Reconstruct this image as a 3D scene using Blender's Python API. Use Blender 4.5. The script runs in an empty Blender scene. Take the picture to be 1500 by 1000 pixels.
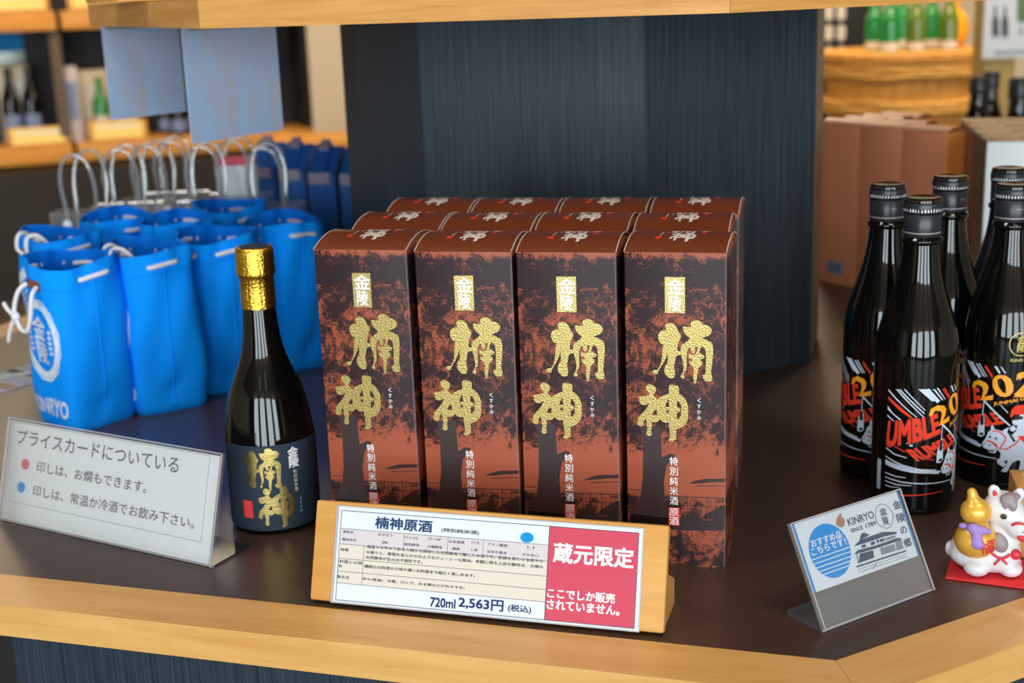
import bpy, bmesh, math, random
from mathutils import Vector, Matrix
from mathutils.geometry import tessellate_polygon

# ------------------------------------------------------------------ camera, world, lights, exposure
CT = 0.85                                   # height of the counter top above the floor
SC = bpy.context.scene
COL = SC.collection
PITCH, ROLL, CAM_H, FPX = 0.2554, -0.0363, 0.498, 1971.9

def cam_axes():
    f = Vector((0, math.cos(PITCH), -math.sin(PITCH)))
    x = Vector((1, 0, 0)); u = x.cross(f)
    c, s = math.cos(ROLL), math.sin(ROLL)
    return c * x + s * u, -s * x + c * u, f
AX, AU, AF = cam_axes()
cam_data = bpy.data.cameras.new('camera')
cam = bpy.data.objects.new('camera', cam_data); COL.objects.link(cam)
cam.matrix_world = Matrix(((AX.x, AU.x, -AF.x, 0), (AX.y, AU.y, -AF.y, 0), (AX.z, AU.z, -AF.z, CT + CAM_H), (0, 0, 0, 1)))
cam_data.sensor_width = 36.0
cam_data.lens = FPX * 36.0 / 1500.0
cam_data.clip_start = 0.02
cam_data.dof.use_dof = True
cam_data.dof.focus_distance = 1.13
cam_data.dof.aperture_fstop = 5.6
SC.camera = cam

world = bpy.data.worlds.new('world'); SC.world = world; world.use_nodes = True
wb = world.node_tree.nodes['Background']
wb.inputs[0].default_value = (0.85, 0.92, 1.0, 1); wb.inputs[1].default_value = 0.25

SC.view_settings.view_transform = 'Standard'
SC.view_settings.look = 'None'
SC.view_settings.gamma = 1.0
SC.view_settings.use_curve_mapping = False
SC.view_settings.exposure = -1.99

def area(name, loc, target, sx, sy, power, color, spread=180):
    l = bpy.data.lights.new(name, 'AREA'); l.shape = 'RECTANGLE'; l.size = sx; l.size_y = sy
    l.energy = power; l.color = color; l.spread = math.radians(spread)
    o = bpy.data.objects.new(name, l); COL.objects.link(o)
    o.location = loc
    o.rotation_euler = (Vector(target) - Vector(loc)).to_track_quat('-Z', 'Y').to_euler()
    return o
# daylight through the four panes of the shop front behind the photographer
for i, x in enumerate((-2.5, -0.6, 1.3, 3.2)):
    area('window_daylight', (x, -4.5, 1.45), (x, 2, 1.45), 1.3, 2.5, 430, (0.84, 0.95, 1.0))
# unseen ceiling lights: warm shop lamps, added sheen panel, added fills over the counter
for x, y, p in ((-1.8, 5.2, 360), (1.2, 3.4, 120), (2.0, 4.2, 170), (0.9, 5.2, 110), (-0.9, 0.75, 48), (0.75, 0.45, 48)):
    area('ceiling_lamp_and_fill', (x, y, 2.66), (x, y + 0.4, 0), 1.7 if x < -1.5 else 0.5, 1.7 if x < -1.5 else 0.5, p, (1.0, 0.80, 0.55) if y > 2 else (1.0, 0.96, 0.9))

# two strip lights along the ceiling above and behind the photographer
for x in (-0.75, 0.35):
    area('ceiling_strip', (x, -0.5, 2.66), (x, -0.4, 0), 0.22, 2.6, 9, (1.0, 0.96, 0.9))

# ------------------------------------------------------------------ materials
def new_mat(name):
    m = bpy.data.materials.new(name); m.use_nodes = True
    n = m.node_tree; p = n.nodes['Principled BSDF']
    return m, n, p
def srgb(r, g, b):
    f = lambda c: (c / 255 / 12.92) if c / 255 <= 0.04045 else ((c / 255 + 0.055) / 1.055) ** 2.4
    return (f(r), f(g), f(b), 1)
def setp(p, **k):
    for a, v in k.items():
        p.inputs[a.replace('_', ' ')].default_value = v
def plain(name, col, rough=0.5, metal=0.0, coat=0.0, bump=0.0, bscale=300, var=0.0, vscale=40, spec=0.5):
    m, n, p = new_mat(name)
    setp(p, Roughness=rough, Metallic=metal)
    p.inputs['Base Color'].default_value = col
    p.inputs['Coat Weight'].default_value = coat
    p.inputs['Coat Roughness'].default_value = 0.12
    p.inputs['Specular IOR Level'].default_value = spec
    tc = n.nodes.new('ShaderNodeTexCoord')
    nz = n.nodes.new('ShaderNodeTexNoise'); nz.inputs['Scale'].default_value = vscale; nz.inputs['Detail'].default_value = 3
    n.links.new(tc.outputs['Object'], nz.inputs['Vector'])
    mr = n.nodes.new('ShaderNodeMapRange')
    mr.inputs['To Min'].default_value = 1 - var; mr.inputs['To Max'].default_value = 1 + var
    n.links.new(nz.outputs['Fac'], mr.inputs['Value'])
    vm = n.nodes.new('ShaderNodeVectorMath'); vm.operation = 'SCALE'
    vm.inputs[0].default_value = col[:3]
    n.links.new(mr.outputs['Result'], vm.inputs['Scale'])
    n.links.new(vm.outputs['Vector'], p.inputs['Base Color'])
    if bump:
        nb = n.nodes.new('ShaderNodeTexNoise'); nb.inputs['Scale'].default_value = bscale; nb.inputs['Detail'].default_value = 2
        n.links.new(tc.outputs['Object'], nb.inputs['Vector'])
        b = n.nodes.new('ShaderNodeBump'); b.inputs['Strength'].default_value = bump; b.inputs['Distance'].default_value = 0.001
        n.links.new(nb.outputs['Fac'], b.inputs['Height']); n.links.new(b.outputs['Normal'], p.inputs['Normal'])
    return m
def grain(name, c1, c2, scale, rough=0.4, coat=0.0, bump=0.02, detail=4, spec=0.25):
    """streaky wood or laminate: noise stretched along one axis"""
    m, n, p = new_mat(name)
    setp(p, Roughness=rough); p.inputs['Coat Weight'].default_value = coat; p.inputs['Coat Roughness'].default_value = 0.2; p.inputs['Specular IOR Level'].default_value = spec
    tc = n.nodes.new('ShaderNodeTexCoord'); mp = n.nodes.new('ShaderNodeMapping')
    mp.inputs['Scale'].default_value = scale
    n.links.new(tc.outputs['Object'], mp.inputs['Vector'])
    nz = n.nodes.new('ShaderNodeTexNoise'); nz.inputs['Scale'].default_value = 1.0
    nz.inputs['Detail'].default_value = detail; nz.inputs['Roughness'].default_value = 0.65; nz.inputs['Distortion'].default_value = 0.4
    n.links.new(mp.outputs['Vector'], nz.inputs['Vector'])
    r = n.nodes.new('ShaderNodeValToRGB'); e = r.color_ramp.elements
    e[0].position = 0.32; e[0].color = c1; e[1].position = 0.68; e[1].color = c2
    n.links.new(nz.outputs['Fac'], r.inputs['Fac']); n.links.new(r.outputs['Color'], p.inputs['Base Color'])
    b = n.nodes.new('ShaderNodeBump'); b.inputs['Strength'].default_value = bump * 5; b.inputs['Distance'].default_value = 0.0006
    n.links.new(nz.outputs['Fac'], b.inputs['Height']); n.links.new(b.outputs['Normal'], p.inputs['Normal'])
    return m
def clear(name, tint=(0.985, 0.99, 0.992, 1), gloss=0.06, haze=0.12):
    """thin clear plastic: mostly see-through with a glossy and a slightly milky share"""
    m = bpy.data.materials.new(name); m.use_nodes = True; n = m.node_tree; n.nodes.clear()
    out = n.nodes.new('ShaderNodeOutputMaterial')
    tr = n.nodes.new('ShaderNodeBsdfTransparent'); tr.inputs[0].default_value = tint
    gl = n.nodes.new('ShaderNodeBsdfGlossy'); gl.inputs['Roughness'].default_value = 0.08
    df = n.nodes.new('ShaderNodeBsdfDiffuse'); df.inputs[0].default_value = (0.8, 0.82, 0.85, 1)
    lw = n.nodes.new('ShaderNodeLayerWeight'); lw.inputs['Blend'].default_value = 0.25
    ad = n.nodes.new('ShaderNodeMath'); ad.operation = 'MULTIPLY_ADD'; ad.inputs[1].default_value = 0.6; ad.inputs[2].default_value = gloss
    n.links.new(lw.outputs['Fresnel'], ad.inputs[0])
    m1 = n.nodes.new('ShaderNodeMixShader'); m1.inputs[0].default_value = haze
    n.links.new(tr.outputs[0], m1.inputs[1]); n.links.new(df.outputs[0], m1.inputs[2])
    m2 = n.nodes.new('ShaderNodeMixShader')
    n.links.new(ad.outputs[0], m2.inputs[0]); n.links.new(m1.outputs[0], m2.inputs[1]); n.links.new(gl.outputs[0], m2.inputs[2])
    n.links.new(m2.outputs[0], out.inputs[0])
    return m
def carton_print(name):
    """two-colour halftone picture of a great tree's foliage printed on the carton"""
    m, n, p = new_mat(name)
    L = n.links.new; N = n.nodes.new
    setp(p, Roughness=0.42); p.inputs['Coat Weight'].default_value = 0.05; p.inputs['Specular IOR Level'].default_value = 0.3; p.inputs['Coat Roughness'].default_value = 0.28
    tc = N('ShaderNodeTexCoord'); sp = N('ShaderNodeSeparateXYZ'); L(tc.outputs['Object'], sp.inputs[0])
    def noise(scale, det, dist=0.0, rough=0.6):
        z = N('ShaderNodeTexNoise'); z.inputs['Scale'].default_value = scale; z.inputs['Detail'].default_value = det
        z.inputs['Distortion'].default_value = dist; z.inputs['Roughness'].default_value = rough
        L(tc.outputs['Object'], z.inputs['Vector']); return z.outputs['Fac']
    def math_(op, a, b=None, c=None):
        z = N('ShaderNodeMath'); z.operation = op
        for i, v in enumerate((a, b, c)):
            if v is None: continue
            if isinstance(v, (int, float)): z.inputs[i].default_value = v
            else: L(v, z.inputs[i])
        return z.outputs[0]
    big = noise(34, 4, 1.2, 0.55); mid = noise(150, 5, 0.8, 0.75); fine = noise(1000, 2)
    s = math_('ADD', math_('MULTIPLY', big, 0.8), math_('MULTIPLY', mid, 0.9))
    s = math_('ADD', s, math_('MULTIPLY', fine, 0.5))
    # how much of the picture is leaf at each height of the carton
    cr = N('ShaderNodeValToRGB'); cr.color_ramp.interpolation = 'LINEAR'
    e = cr.color_ramp.elements
    pts = [(0.0, .46), (.02, .50), (.05, .54), (.12, .52), (.17, .58), (.20, .62), (.225, .58), (.245, .10), (.33, .14), (.39, .47), (.45, .61), (.60, .62), (.74, .58), (.80, .60), (.88, .64), (.93, .70), (.975, .66), (1.0, .42)]
    e[0].position, e[1].position = pts[0][0], pts[-1][0]
    e[0].color = (pts[0][1],) * 3 + (1,); e[1].color = (pts[-1][1],) * 3 + (1,)
    for x, v in pts[1:-1]:
        q = e.new(x); q.color = (v, v, v, 1)
    L(math_('DIVIDE', sp.outputs['Z'], 0.2814), cr.inputs['Fac'])
    t = math_('ADD', s, math_('MULTIPLY_ADD', cr.outputs['Color'], 0.95, -1.58))
    st = N('ShaderNodeMapRange'); st.inputs['From Min'].default_value = -0.07; st.inputs['From Max'].default_value = 0.07
    L(t, st.inputs['Value'])
    mx = N('ShaderNodeMix'); mx.data_type = 'RGBA'
    mx.inputs['A'].default_value = srgb(162, 82, 56); mx.inputs['B'].default_value = srgb(44, 28, 32)
    L(st.outputs['Result'], mx.inputs['Factor']); L(mx.outputs['Result'], p.inputs['Base Color'])
    return m

M = {}
M['beech'] = grain('beech wood', srgb(210, 154, 82), srgb(228, 178, 108), (6, 70, 70), rough=0.4, coat=0.1, spec=0.5)
M['beech_light'] = grain('pale stand wood', srgb(200, 142, 70), srgb(214, 160, 88), (8, 60, 60), rough=0.45)
M['oak'] = grain('oak edging', srgb(190, 132, 64), srgb(212, 158, 90), (7, 90, 110), rough=0.42)
M['laminate_v'] = grain('dark blue grey wood laminate', srgb(29, 38, 46), srgb(58, 71, 83), (420, 420, 5), rough=0.42, bump=0.03)
M['top'] = plain('dark brown counter laminate', srgb(66, 48, 38), rough=0.33, spec=0.95, bump=0.12, bscale=900, var=0.1, vscale=500)
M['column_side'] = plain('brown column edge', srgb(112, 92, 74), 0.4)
M['carton'] = carton_print('carton picture print')
M['lid'] = plain('rust brown carton lid', srgb(112, 52, 28), rough=0.36, coat=0.25, var=0.05, vscale=300)
M['carton_inner'] = plain('tan inner board', srgb(176, 112, 66), 0.6)
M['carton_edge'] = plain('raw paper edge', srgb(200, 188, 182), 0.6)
M['ink_dark'] = plain('dark picture ink', srgb(50, 34, 36), 0.42, coat=0.2, var=0.15, vscale=1200)
M['worn_edge_glint'] = plain('painted glint on worn fold edge', srgb(158, 140, 146), 0.35)
M['gold'] = plain('gold foil', srgb(192, 170, 106), rough=0.38, metal=1.0, bump=0.35, bscale=700)
M['goldfoil'] = plain('crinkled gold capsule foil', srgb(230, 188, 72), rough=0.24, metal=1.0, bump=0.8, bscale=560)
M['white_ink'] = plain('white ink', srgb(236, 236, 238), 0.5, spec=0.12)
M['cream_ink'] = plain('pale ink', srgb(214, 204, 196), 0.5, spec=0.12)
M['red_ink'] = plain('vermilion ink', srgb(226, 62, 40), 0.5, spec=0.12)
M['paper'] = plain('white card paper', srgb(212, 219, 224), 0.55, spec=0.12)
M['paper_grey'] = plain('off white notice paper', srgb(226, 229, 230), 0.6, var=0.02, spec=0.12)
M['paper_beige'] = plain('beige table tint', srgb(212, 204, 192), 0.55, spec=0.12)
M['paper_lilac'] = plain('lilac table tint', srgb(204, 196, 200), 0.55, spec=0.12)
M['navy'] = plain('navy ink', srgb(38, 62, 104), 0.55, spec=0.12)
M['ink_grey'] = plain('grey ink', srgb(92, 88, 98), 0.6, spec=0.12)
M['ink_slate'] = plain('slate ink', srgb(62, 78, 100), 0.6, spec=0.12)
M['ink_mid'] = plain('half tone ink', srgb(128, 136, 148), 0.6, spec=0.12)
M['pink'] = plain('pink red print', srgb(198, 76, 96), 0.5, spec=0.12)
M['rose'] = plain('rose dot', srgb(222, 92, 108), 0.5, spec=0.12)
M['cyan'] = plain('cyan print', srgb(22, 140, 214), 0.5, spec=0.12)
M['skin_ink'] = plain('hand sign ink', srgb(176, 120, 96), 0.6, spec=0.12)
M['acrylic'] = clear('clear acrylic', gloss=0.03, haze=0.02)
M['acrylic_worn'] = clear('scuffed clear acrylic', gloss=0.05, haze=0.09)
M['acrylic_edge'] = plain('acrylic cut edge', srgb(176, 170, 172), 0.25)
M['glass_dark'] = plain('near black bottle glass', srgb(7, 9, 8), rough=0.05)
M['label_blue'] = plain('dark blue grey label paper', srgb(46, 58, 72), 0.55, var=0.06, vscale=600, spec=0.12)
M['black_cap'] = plain('black screw cap', srgb(34, 38, 44), rough=0.32)
M['cap_top'] = plain('glossy black cap top', srgb(26, 22, 20), rough=0.1)
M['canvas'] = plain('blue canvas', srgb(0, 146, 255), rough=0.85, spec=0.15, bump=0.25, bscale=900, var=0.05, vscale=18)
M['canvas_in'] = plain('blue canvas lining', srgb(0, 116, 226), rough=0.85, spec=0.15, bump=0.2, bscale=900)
M['rope'] = plain('white cotton rope', srgb(224, 222, 226), 0.8, bump=0.6, bscale=600)
M['leather'] = plain('red brown leather patch', srgb(122, 66, 52), 0.6)
M['bag_white'] = plain('white print on canvas', srgb(214, 228, 240), 0.75)
M['vinyl'] = clear('clear vinyl film', tint=(0.97, 0.98, 0.99, 1), gloss=0.03, haze=0.07)
M['tube'] = clear('clear vinyl tube', tint=(0.9, 0.92, 0.94, 1), gloss=0.16, haze=0.22)
M['snap'] = plain('white snap button', srgb(225, 228, 235), 0.3)
M['navy_cloth'] = plain('blue nonwoven cloth', srgb(16, 92, 178), 0.6, bump=0.2, bscale=500)
M['grey_tape'] = plain('grey binding tape', srgb(150, 140, 160), 0.6)
M['ceramic'] = plain('white matt ceramic', srgb(222, 220, 224), 0.45)
M['gold_paint'] = plain('pearl gold paint', srgb(234, 178, 70), rough=0.36, metal=0.35, coat=0.3)
M['lilac'] = plain('lilac paint', srgb(152, 122, 190), 0.5)
M['mane'] = plain('grey brown paint', srgb(148, 136, 138), 0.5)
M['red_paint'] = plain('red paint', srgb(214, 44, 62), 0.45)
M['felt'] = plain('red mat cloth', srgb(226, 44, 48), 0.85, bump=0.2, bscale=900)
M['eye'] = plain('olive eye paint', srgb(74, 70, 50), 0.4)
M['sheet_blue'] = grain('pale blue printed sheet', srgb(158, 192, 234), srgb(182, 180, 190), (26, 26, 9), rough=0.35, bump=0.0)
M['dark_wall'] = plain('dark brown panel', srgb(36, 27, 20), 0.6)
M['black_wall'] = plain('black shelf back', srgb(20, 20, 22), 0.6)
M['shelf_wood'] = grain('orange shelf board wood', srgb(206, 138, 58), srgb(230, 166, 84), (5, 50, 50), rough=0.4)
M['upright'] = plain('grey brown upright', srgb(96, 80, 66), 0.6)
M['beige_wall'] = plain('beige plaster', srgb(206, 190, 166), 0.8, var=0.03)
M['ceiling_wood'] = grain('ceiling boards', srgb(116, 84, 54), srgb(140, 104, 68), (2, 20, 20), rough=0.6)
M['floor'] = plain('dark floor', srgb(84, 72, 60), 0.5, var=0.1, vscale=6)
M['green_glass'] = plain('green bottle glass', srgb(24, 130, 62), rough=0.08, coat=0.5)
M['olive_glass'] = plain('olive green bottle glass', srgb(92, 120, 30), rough=0.08, coat=0.5)
M['barrel'] = grain('barrel staves', srgb(196, 134, 58), srgb(228, 166, 84), (40, 40, 4), rough=0.55)
M['bamboo'] = grain('bamboo hoop', srgb(210, 152, 72), srgb(234, 182, 100), (30, 30, 60), rough=0.5)
M['salmon'] = plain('salmon brown carton', srgb(224, 142, 98), 0.5, coat=0.1)
M['salmon_side'] = plain('orange carton side', srgb(238, 146, 66), 0.5)
M['salmon_lid'] = plain('salmon carton lid', srgb(200, 138, 104), 0.4, coat=0.2)
M['white_carton'] = plain('white carton', srgb(228, 234, 234), 0.5, spec=0.12)
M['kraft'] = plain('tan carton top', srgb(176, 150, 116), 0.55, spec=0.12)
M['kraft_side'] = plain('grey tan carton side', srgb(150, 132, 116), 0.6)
M['amber'] = plain('amber yellow glaze', srgb(236, 166, 30), 0.3)
M['olive_post'] = plain('olive tan post', srgb(178, 146, 80), 0.6)
M['grey_blue'] = plain('grey blue label', srgb(120, 140, 180), 0.4)
M['print_green'] = plain('green print', srgb(96, 122, 78), 0.6)
M['yellow_card'] = plain('pale yellow card', srgb(246, 216, 130), 0.6, spec=0.12)
M['steel'] = plain('brushed grey tray', srgb(150, 152, 160), 0.4)
M['black_ink'] = plain('black ink', srgb(16, 16, 20), 0.4)
M['orange_ink'] = plain('amber ink', srgb(240, 160, 40), 0.35)
M['ice_ink'] = plain('pale blue white ink', srgb(196, 210, 228), 0.4)
M['silver'] = plain('silver lid', srgb(200, 204, 210), 0.25, metal=1.0)

# ------------------------------------------------------------------ mesh helpers
def tag(o, label=None, cat=None, group=None, kind=None):
    if label: o['label'] = label
    if cat: o['category'] = cat
    if group: o['group'] = group
    if kind: o['kind'] = kind
    return o
def empty(name, loc, rz=0.0):
    o = bpy.data.objects.new(name, None); COL.objects.link(o)
    o.empty_display_size = 0.03; o.location = loc; o.rotation_euler = (0, 0, rz)
    return o
def children(o):
    return [c for c in bpy.data.objects if c.parent == o]
def copy_tree(o, parent=None):
    c = o.copy(); COL.objects.link(c)
    if parent: c.parent = parent
    for ch in children(o): copy_tree(ch, c)
    return c

class MB:
    def __init__(s): s.v, s.f, s.mi, s.mats = [], [], [], []
    def m(s, mat):
        if mat not in s.mats: s.mats.append(mat)
        return s.mats.index(mat)
    def add(s, verts, faces, mat, T=None):
        b = len(s.v); k = s.m(mat)
        s.v += [tuple(T @ Vector(p)) if T else tuple(p) for p in verts]
        s.f += [tuple(b + i for i in f) for f in faces]; s.mi += [k] * len(faces)
    def from_bm(s, bm, mat, T=None):
        bm.verts.index_update()
        s.add([v.co.copy() for v in bm.verts], [[v.index for v in f.verts] for f in bm.faces], mat, T); bm.free()
    def box(s, c, size, mat, bevel=0.0, T=None, seg=2):
        bm = bmesh.new(); bmesh.ops.create_cube(bm, size=1)
        for v in bm.verts: v.co = Vector((v.co.x * size[0] + c[0], v.co.y * size[1] + c[1], v.co.z * size[2] + c[2]))
        if bevel: bmesh.ops.bevel(bm, geom=bm.edges[:], offset=bevel, segments=seg, affect='EDGES', profile=0.5)
        s.from_bm(bm, mat, T)
    def prism(s, poly, z0, z1, mat, T=None, caps=True):
        n = len(poly); a = sum(poly[i][0] * poly[(i + 1) % n][1] - poly[(i + 1) % n][0] * poly[i][1] for i in range(n))
        if a < 0: poly = poly[::-1]
        v = [(x, y, z0) for x, y in poly] + [(x, y, z1) for x, y in poly]
        f = [(i, (i + 1) % n, n + (i + 1) % n, n + i) for i in range(n)]
        if caps: f += [tuple(range(n - 1, -1, -1)), tuple(range(n, 2 * n))]
        s.add(v, f, mat, T)
    def lathe(s, prof, mat, seg=48, T=None, cap=True, smooth_prof=0):
        if smooth_prof: prof = catmull(prof, smooth_prof)
        n = len(prof); v, f = [], []
        for r, z in prof:
            for k in range(seg):
                a = 2 * math.pi * k / seg; v.append((r * math.sin(a), -r * math.cos(a), z))
        for i in range(n - 1):
            for k in range(seg):
                k2 = (k + 1) % seg
                f.append((i * seg + k, i * seg + k2, (i + 1) * seg + k2, (i + 1) * seg + k))
        if cap:
            if prof[0][0] > 1e-6: f.append(tuple(range(seg - 1, -1, -1)))
            if prof[-1][0] > 1e-6: f.append(tuple((n - 1) * seg + k for k in range(seg)))
        s.add(v, f, mat, T)
    def tube(s, pts, r, mat, seg=10, T=None, sub=6, closed=False):
        P = [Vector(p) for p in (catmull3(pts, sub) if sub else pts)]
        n = len(P); R = r if isinstance(r, (list, tuple)) else [r] * n
        if len(R) != n: R = [R[min(len(R) - 1, int(i * len(R) / n))] for i in range(n)]
        v, f = [], []; up = Vector((0.123, 0.31, 1)).normalized()
        for i in range(n):
            t = (P[min(i + 1, n - 1)] - P[max(i - 1, 0)]).normalized()
            a = t.cross(up)
            if a.length < 1e-3: a = t.cross(Vector((1, 0, 0)))
            a.normalize(); b = t.cross(a); up = (a.cross(t)).normalized() if a.cross(t).length > 1e-3 else up
            for k in range(seg):
                q = 2 * math.pi * k / seg; v.append(P[i] + R[i] * (math.cos(q) * a + math.sin(q) * b))
        for i in range(n - 1):
            for k in range(seg):
                k2 = (k + 1) % seg; f.append((i * seg + k, (i + 1) * seg + k, (i + 1) * seg + k2, i * seg + k2))
        f.append(tuple(range(seg))); f.append(tuple((n - 1) * seg + k for k in range(seg - 1, -1, -1)))
        s.add(v, f, mat, T)
    def ball(s, c, r, mat, T=None, u=20, w=14, rot=None):
        r = (r, r, r) if isinstance(r, (int, float)) else r
        bm = bmesh.new(); bmesh.ops.create_uvsphere(bm, u_segments=u, v_segments=w, radius=1)
        X = Matrix.Translation(c) @ (rot or Matrix.Identity(4)) @ Matrix.Diagonal((*r, 1))
        bm.transform(X); s.from_bm(bm, mat, T)
    def grid(s, fn, us, vs, mat, T=None, wrap=False, flip=False):
        nu, nv = len(us), len(vs)
        v = [fn(u, w) for w in vs for u in us]; f = []
        for j in range(nv - 1):
            for i in range(nu if wrap else nu - 1):
                i2 = (i + 1) % nu
                q = (j * nu + i, j * nu + i2, (j + 1) * nu + i2, (j + 1) * nu + i)
                f.append(q[::-1] if flip else q)
        s.add(v, f, mat, T)
    def flat(s, rings, mat, fn, maxlen=None, T=None):
        """filled 2D outline (first ring) with holes, laid on a surface by fn(u, v)"""
        pts = [p for r in rings for p in r]
        tris = tessellate_polygon([[Vector((p[0], p[1], 0)) for p in r] for r in rings])
        s.tris(pts, tris, mat, fn, maxlen, T)
    def tris(s, pts, tris, mat, fn, maxlen=None, T=None):
        V, F = [], []
        def emit(a, b, c, d=0):
            if maxlen and d < 7:
                l = [(math.dist(a, b), 0), (math.dist(b, c), 1), (math.dist(c, a), 2)]; m = max(l)
                if m[0] > maxlen:
                    if m[1] == 0: h = mid(a, b); emit(a, h, c, d + 1); emit(h, b, c, d + 1)
                    elif m[1] == 1: h = mid(b, c); emit(a, b, h, d + 1); emit(a, h, c, d + 1)
                    else: h = mid(c, a); emit(a, b, h, d + 1); emit(h, b, c, d + 1)
                    return
            i = len(V); V.extend((fn(*a), fn(*b), fn(*c))); F.append((i, i + 1, i + 2))
        for t in tris:
            a, b, c = (tuple(pts[i][:2]) for i in t)
            ar = (b[0] - a[0]) * (c[1] - a[1]) - (c[0] - a[0]) * (b[1] - a[1])
            if abs(ar) < 1e-14: continue
            if ar < 0: b, c = c, b
            emit(a, b, c)
        s.add(V, F, mat, T)
    def text(s, body, rect, mat, fn, bold=0.0, maxlen=None, keep=False, skew=0.0, T=None):
        """body fitted into rect (u0, v0, u1, v1); keep: same letter proportions, centred"""
        pts, tri = glyphs(body)
        x0 = min(p[0] for p in pts); x1 = max(p[0] for p in pts); y0 = min(p[1] for p in pts); y1 = max(p[1] for p in pts)
        u0, v0, u1, v1 = rect; sx = (u1 - u0) / max(x1 - x0, 1e-6); sy = (v1 - v0) / max(y1 - y0, 1e-6)
        if keep:
            k = min(sx, sy); u0 = (u0 + u1) / 2 - k * (x1 - x0) / 2; v0 = (v0 + v1) / 2 - k * (y1 - y0) / 2; sx = sy = k
        d = bold * 0.75                                     # heavier strokes: the letters printed again a little aside, each coat just above the last
        for k, (a, c) in enumerate(((-d, -d), (d, -d), (-d, d), (d, d), (0, 0)) if bold else ((0, 0),)):
            q = [(u0 + (p[0] + a - x0) * sx + skew * (p[1] + c - y0) * sy, v0 + (p[1] + c - y0) * sy) for p in pts]
            s.tris(q, tri, mat, above(fn, k * 1.6e-5, (x1 - x0) * sx * 1e-3) if k else fn, maxlen, T)
    def build(s, name, parent=None, smooth=35, loc=None, rz=None):
        me = bpy.data.meshes.new(name); me.from_pydata(s.v, [], s.f)
        for x in s.mats: me.materials.append(M[x])
        me.polygons.foreach_set('material_index', s.mi)
        me.update()
        if smooth:
            me.polygons.foreach_set('use_smooth', [True] * len(me.polygons))
            me.set_sharp_from_angle(angle=math.radians(smooth))
        o = bpy.data.objects.new(name, me); COL.objects.link(o)
        if parent: o.parent = parent
        if loc: o.location = loc
        if rz is not None: o.rotation_euler = (0, 0, rz)
        return o
def above(fn, l, e):
    def f(u, v):
        p = Vector(fn(u, v)); n = (Vector(fn(u + e, v)) - p).cross(Vector(fn(u, v + 1e-4)) - p)
        return tuple(p + n.normalized() * l)
    return f
def mid(a, b): return ((a[0] + b[0]) / 2, (a[1] + b[1]) / 2)
def catmull(p, n):
    return [(q[0], q[1]) for q in catmull3([(a, b, 0) for a, b in p], n)]
def catmull3(p, n):
    P = [Vector(x) for x in p]; out = []
    for i in range(len(P) - 1):
        a = P[max(i - 1, 0)]; b = P[i]; c = P[i + 1]; d = P[min(i + 2, len(P) - 1)]
        for k in range(n):
            t = k / n
            out.append(0.5 * ((2 * b) + (c - a) * t + (2 * a - 5 * b + 4 * c - d) * t * t + (3 * b - a - 3 * c + d) * t ** 3))
    out.append(P[-1]); return out
_G = {}
def glyphs(body, bold=0.0):
    k = (body, bold)
    if k not in _G:
        cu = bpy.data.curves.new('lettering', 'FONT'); cu.body = body; cu.size = 1.0; cu.offset = bold; cu.resolution_u = 3
        o = bpy.data.objects.new('lettering', cu); COL.objects.link(o)
        dg = bpy.context.evaluated_depsgraph_get(); dg.update()
        ev = o.evaluated_get(dg); me = ev.to_mesh(); me.calc_loop_triangles()
        _G[k] = ([(v.co.x, v.co.y) for v in me.vertices], [tuple(t.vertices) for t in me.loop_triangles])
        ev.to_mesh_clear(); bpy.data.objects.remove(o); bpy.data.curves.remove(cu)
    return _G[k]
def plane(lift=0.0, axis='xz'):
    if axis == 'xz': return lambda u, v: (u, -lift, v)          # a face that looks towards -y
    return lambda u, v: (u, v, lift)                            # a face that looks up
def cyl(R, lift=0.0002, prof=None):
    """u in degrees round the bottle (0 looks to -y), v height"""
    def fn(u, v):
        r = (prof(v) if prof else R) + lift; a = math.radians(u)
        return (r * math.sin(a), -r * math.cos(a), v)
    return fn
def tilted(tilt, y0=0.0, z0=0.0, lift=0.0):
    """a board leaning back by tilt: u along it, v up its slope"""
    c, s_ = math.cos(tilt), math.sin(tilt)
    return lambda u, v: (u, y0 + v * s_ - lift * c, z0 + v * c + lift * s_)
def ray(px, py):
    return AF * FPX + AX * (px - 750) + AU * (500 - py)
def pt(px, py, y):
    """the point at depth y seen at photo position px, py (z above the counter top)"""
    d = ray(px, py); d = d / d.y
    return Vector((d.x * y, y, CAM_H + d.z * y))
def atz(px, py, z=0.0):
    d = ray(px, py); t = (z - CAM_H) / d.z
    return Vector((d.x * t, d.y * t, z))
def R(d): return math.radians(d)

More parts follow.
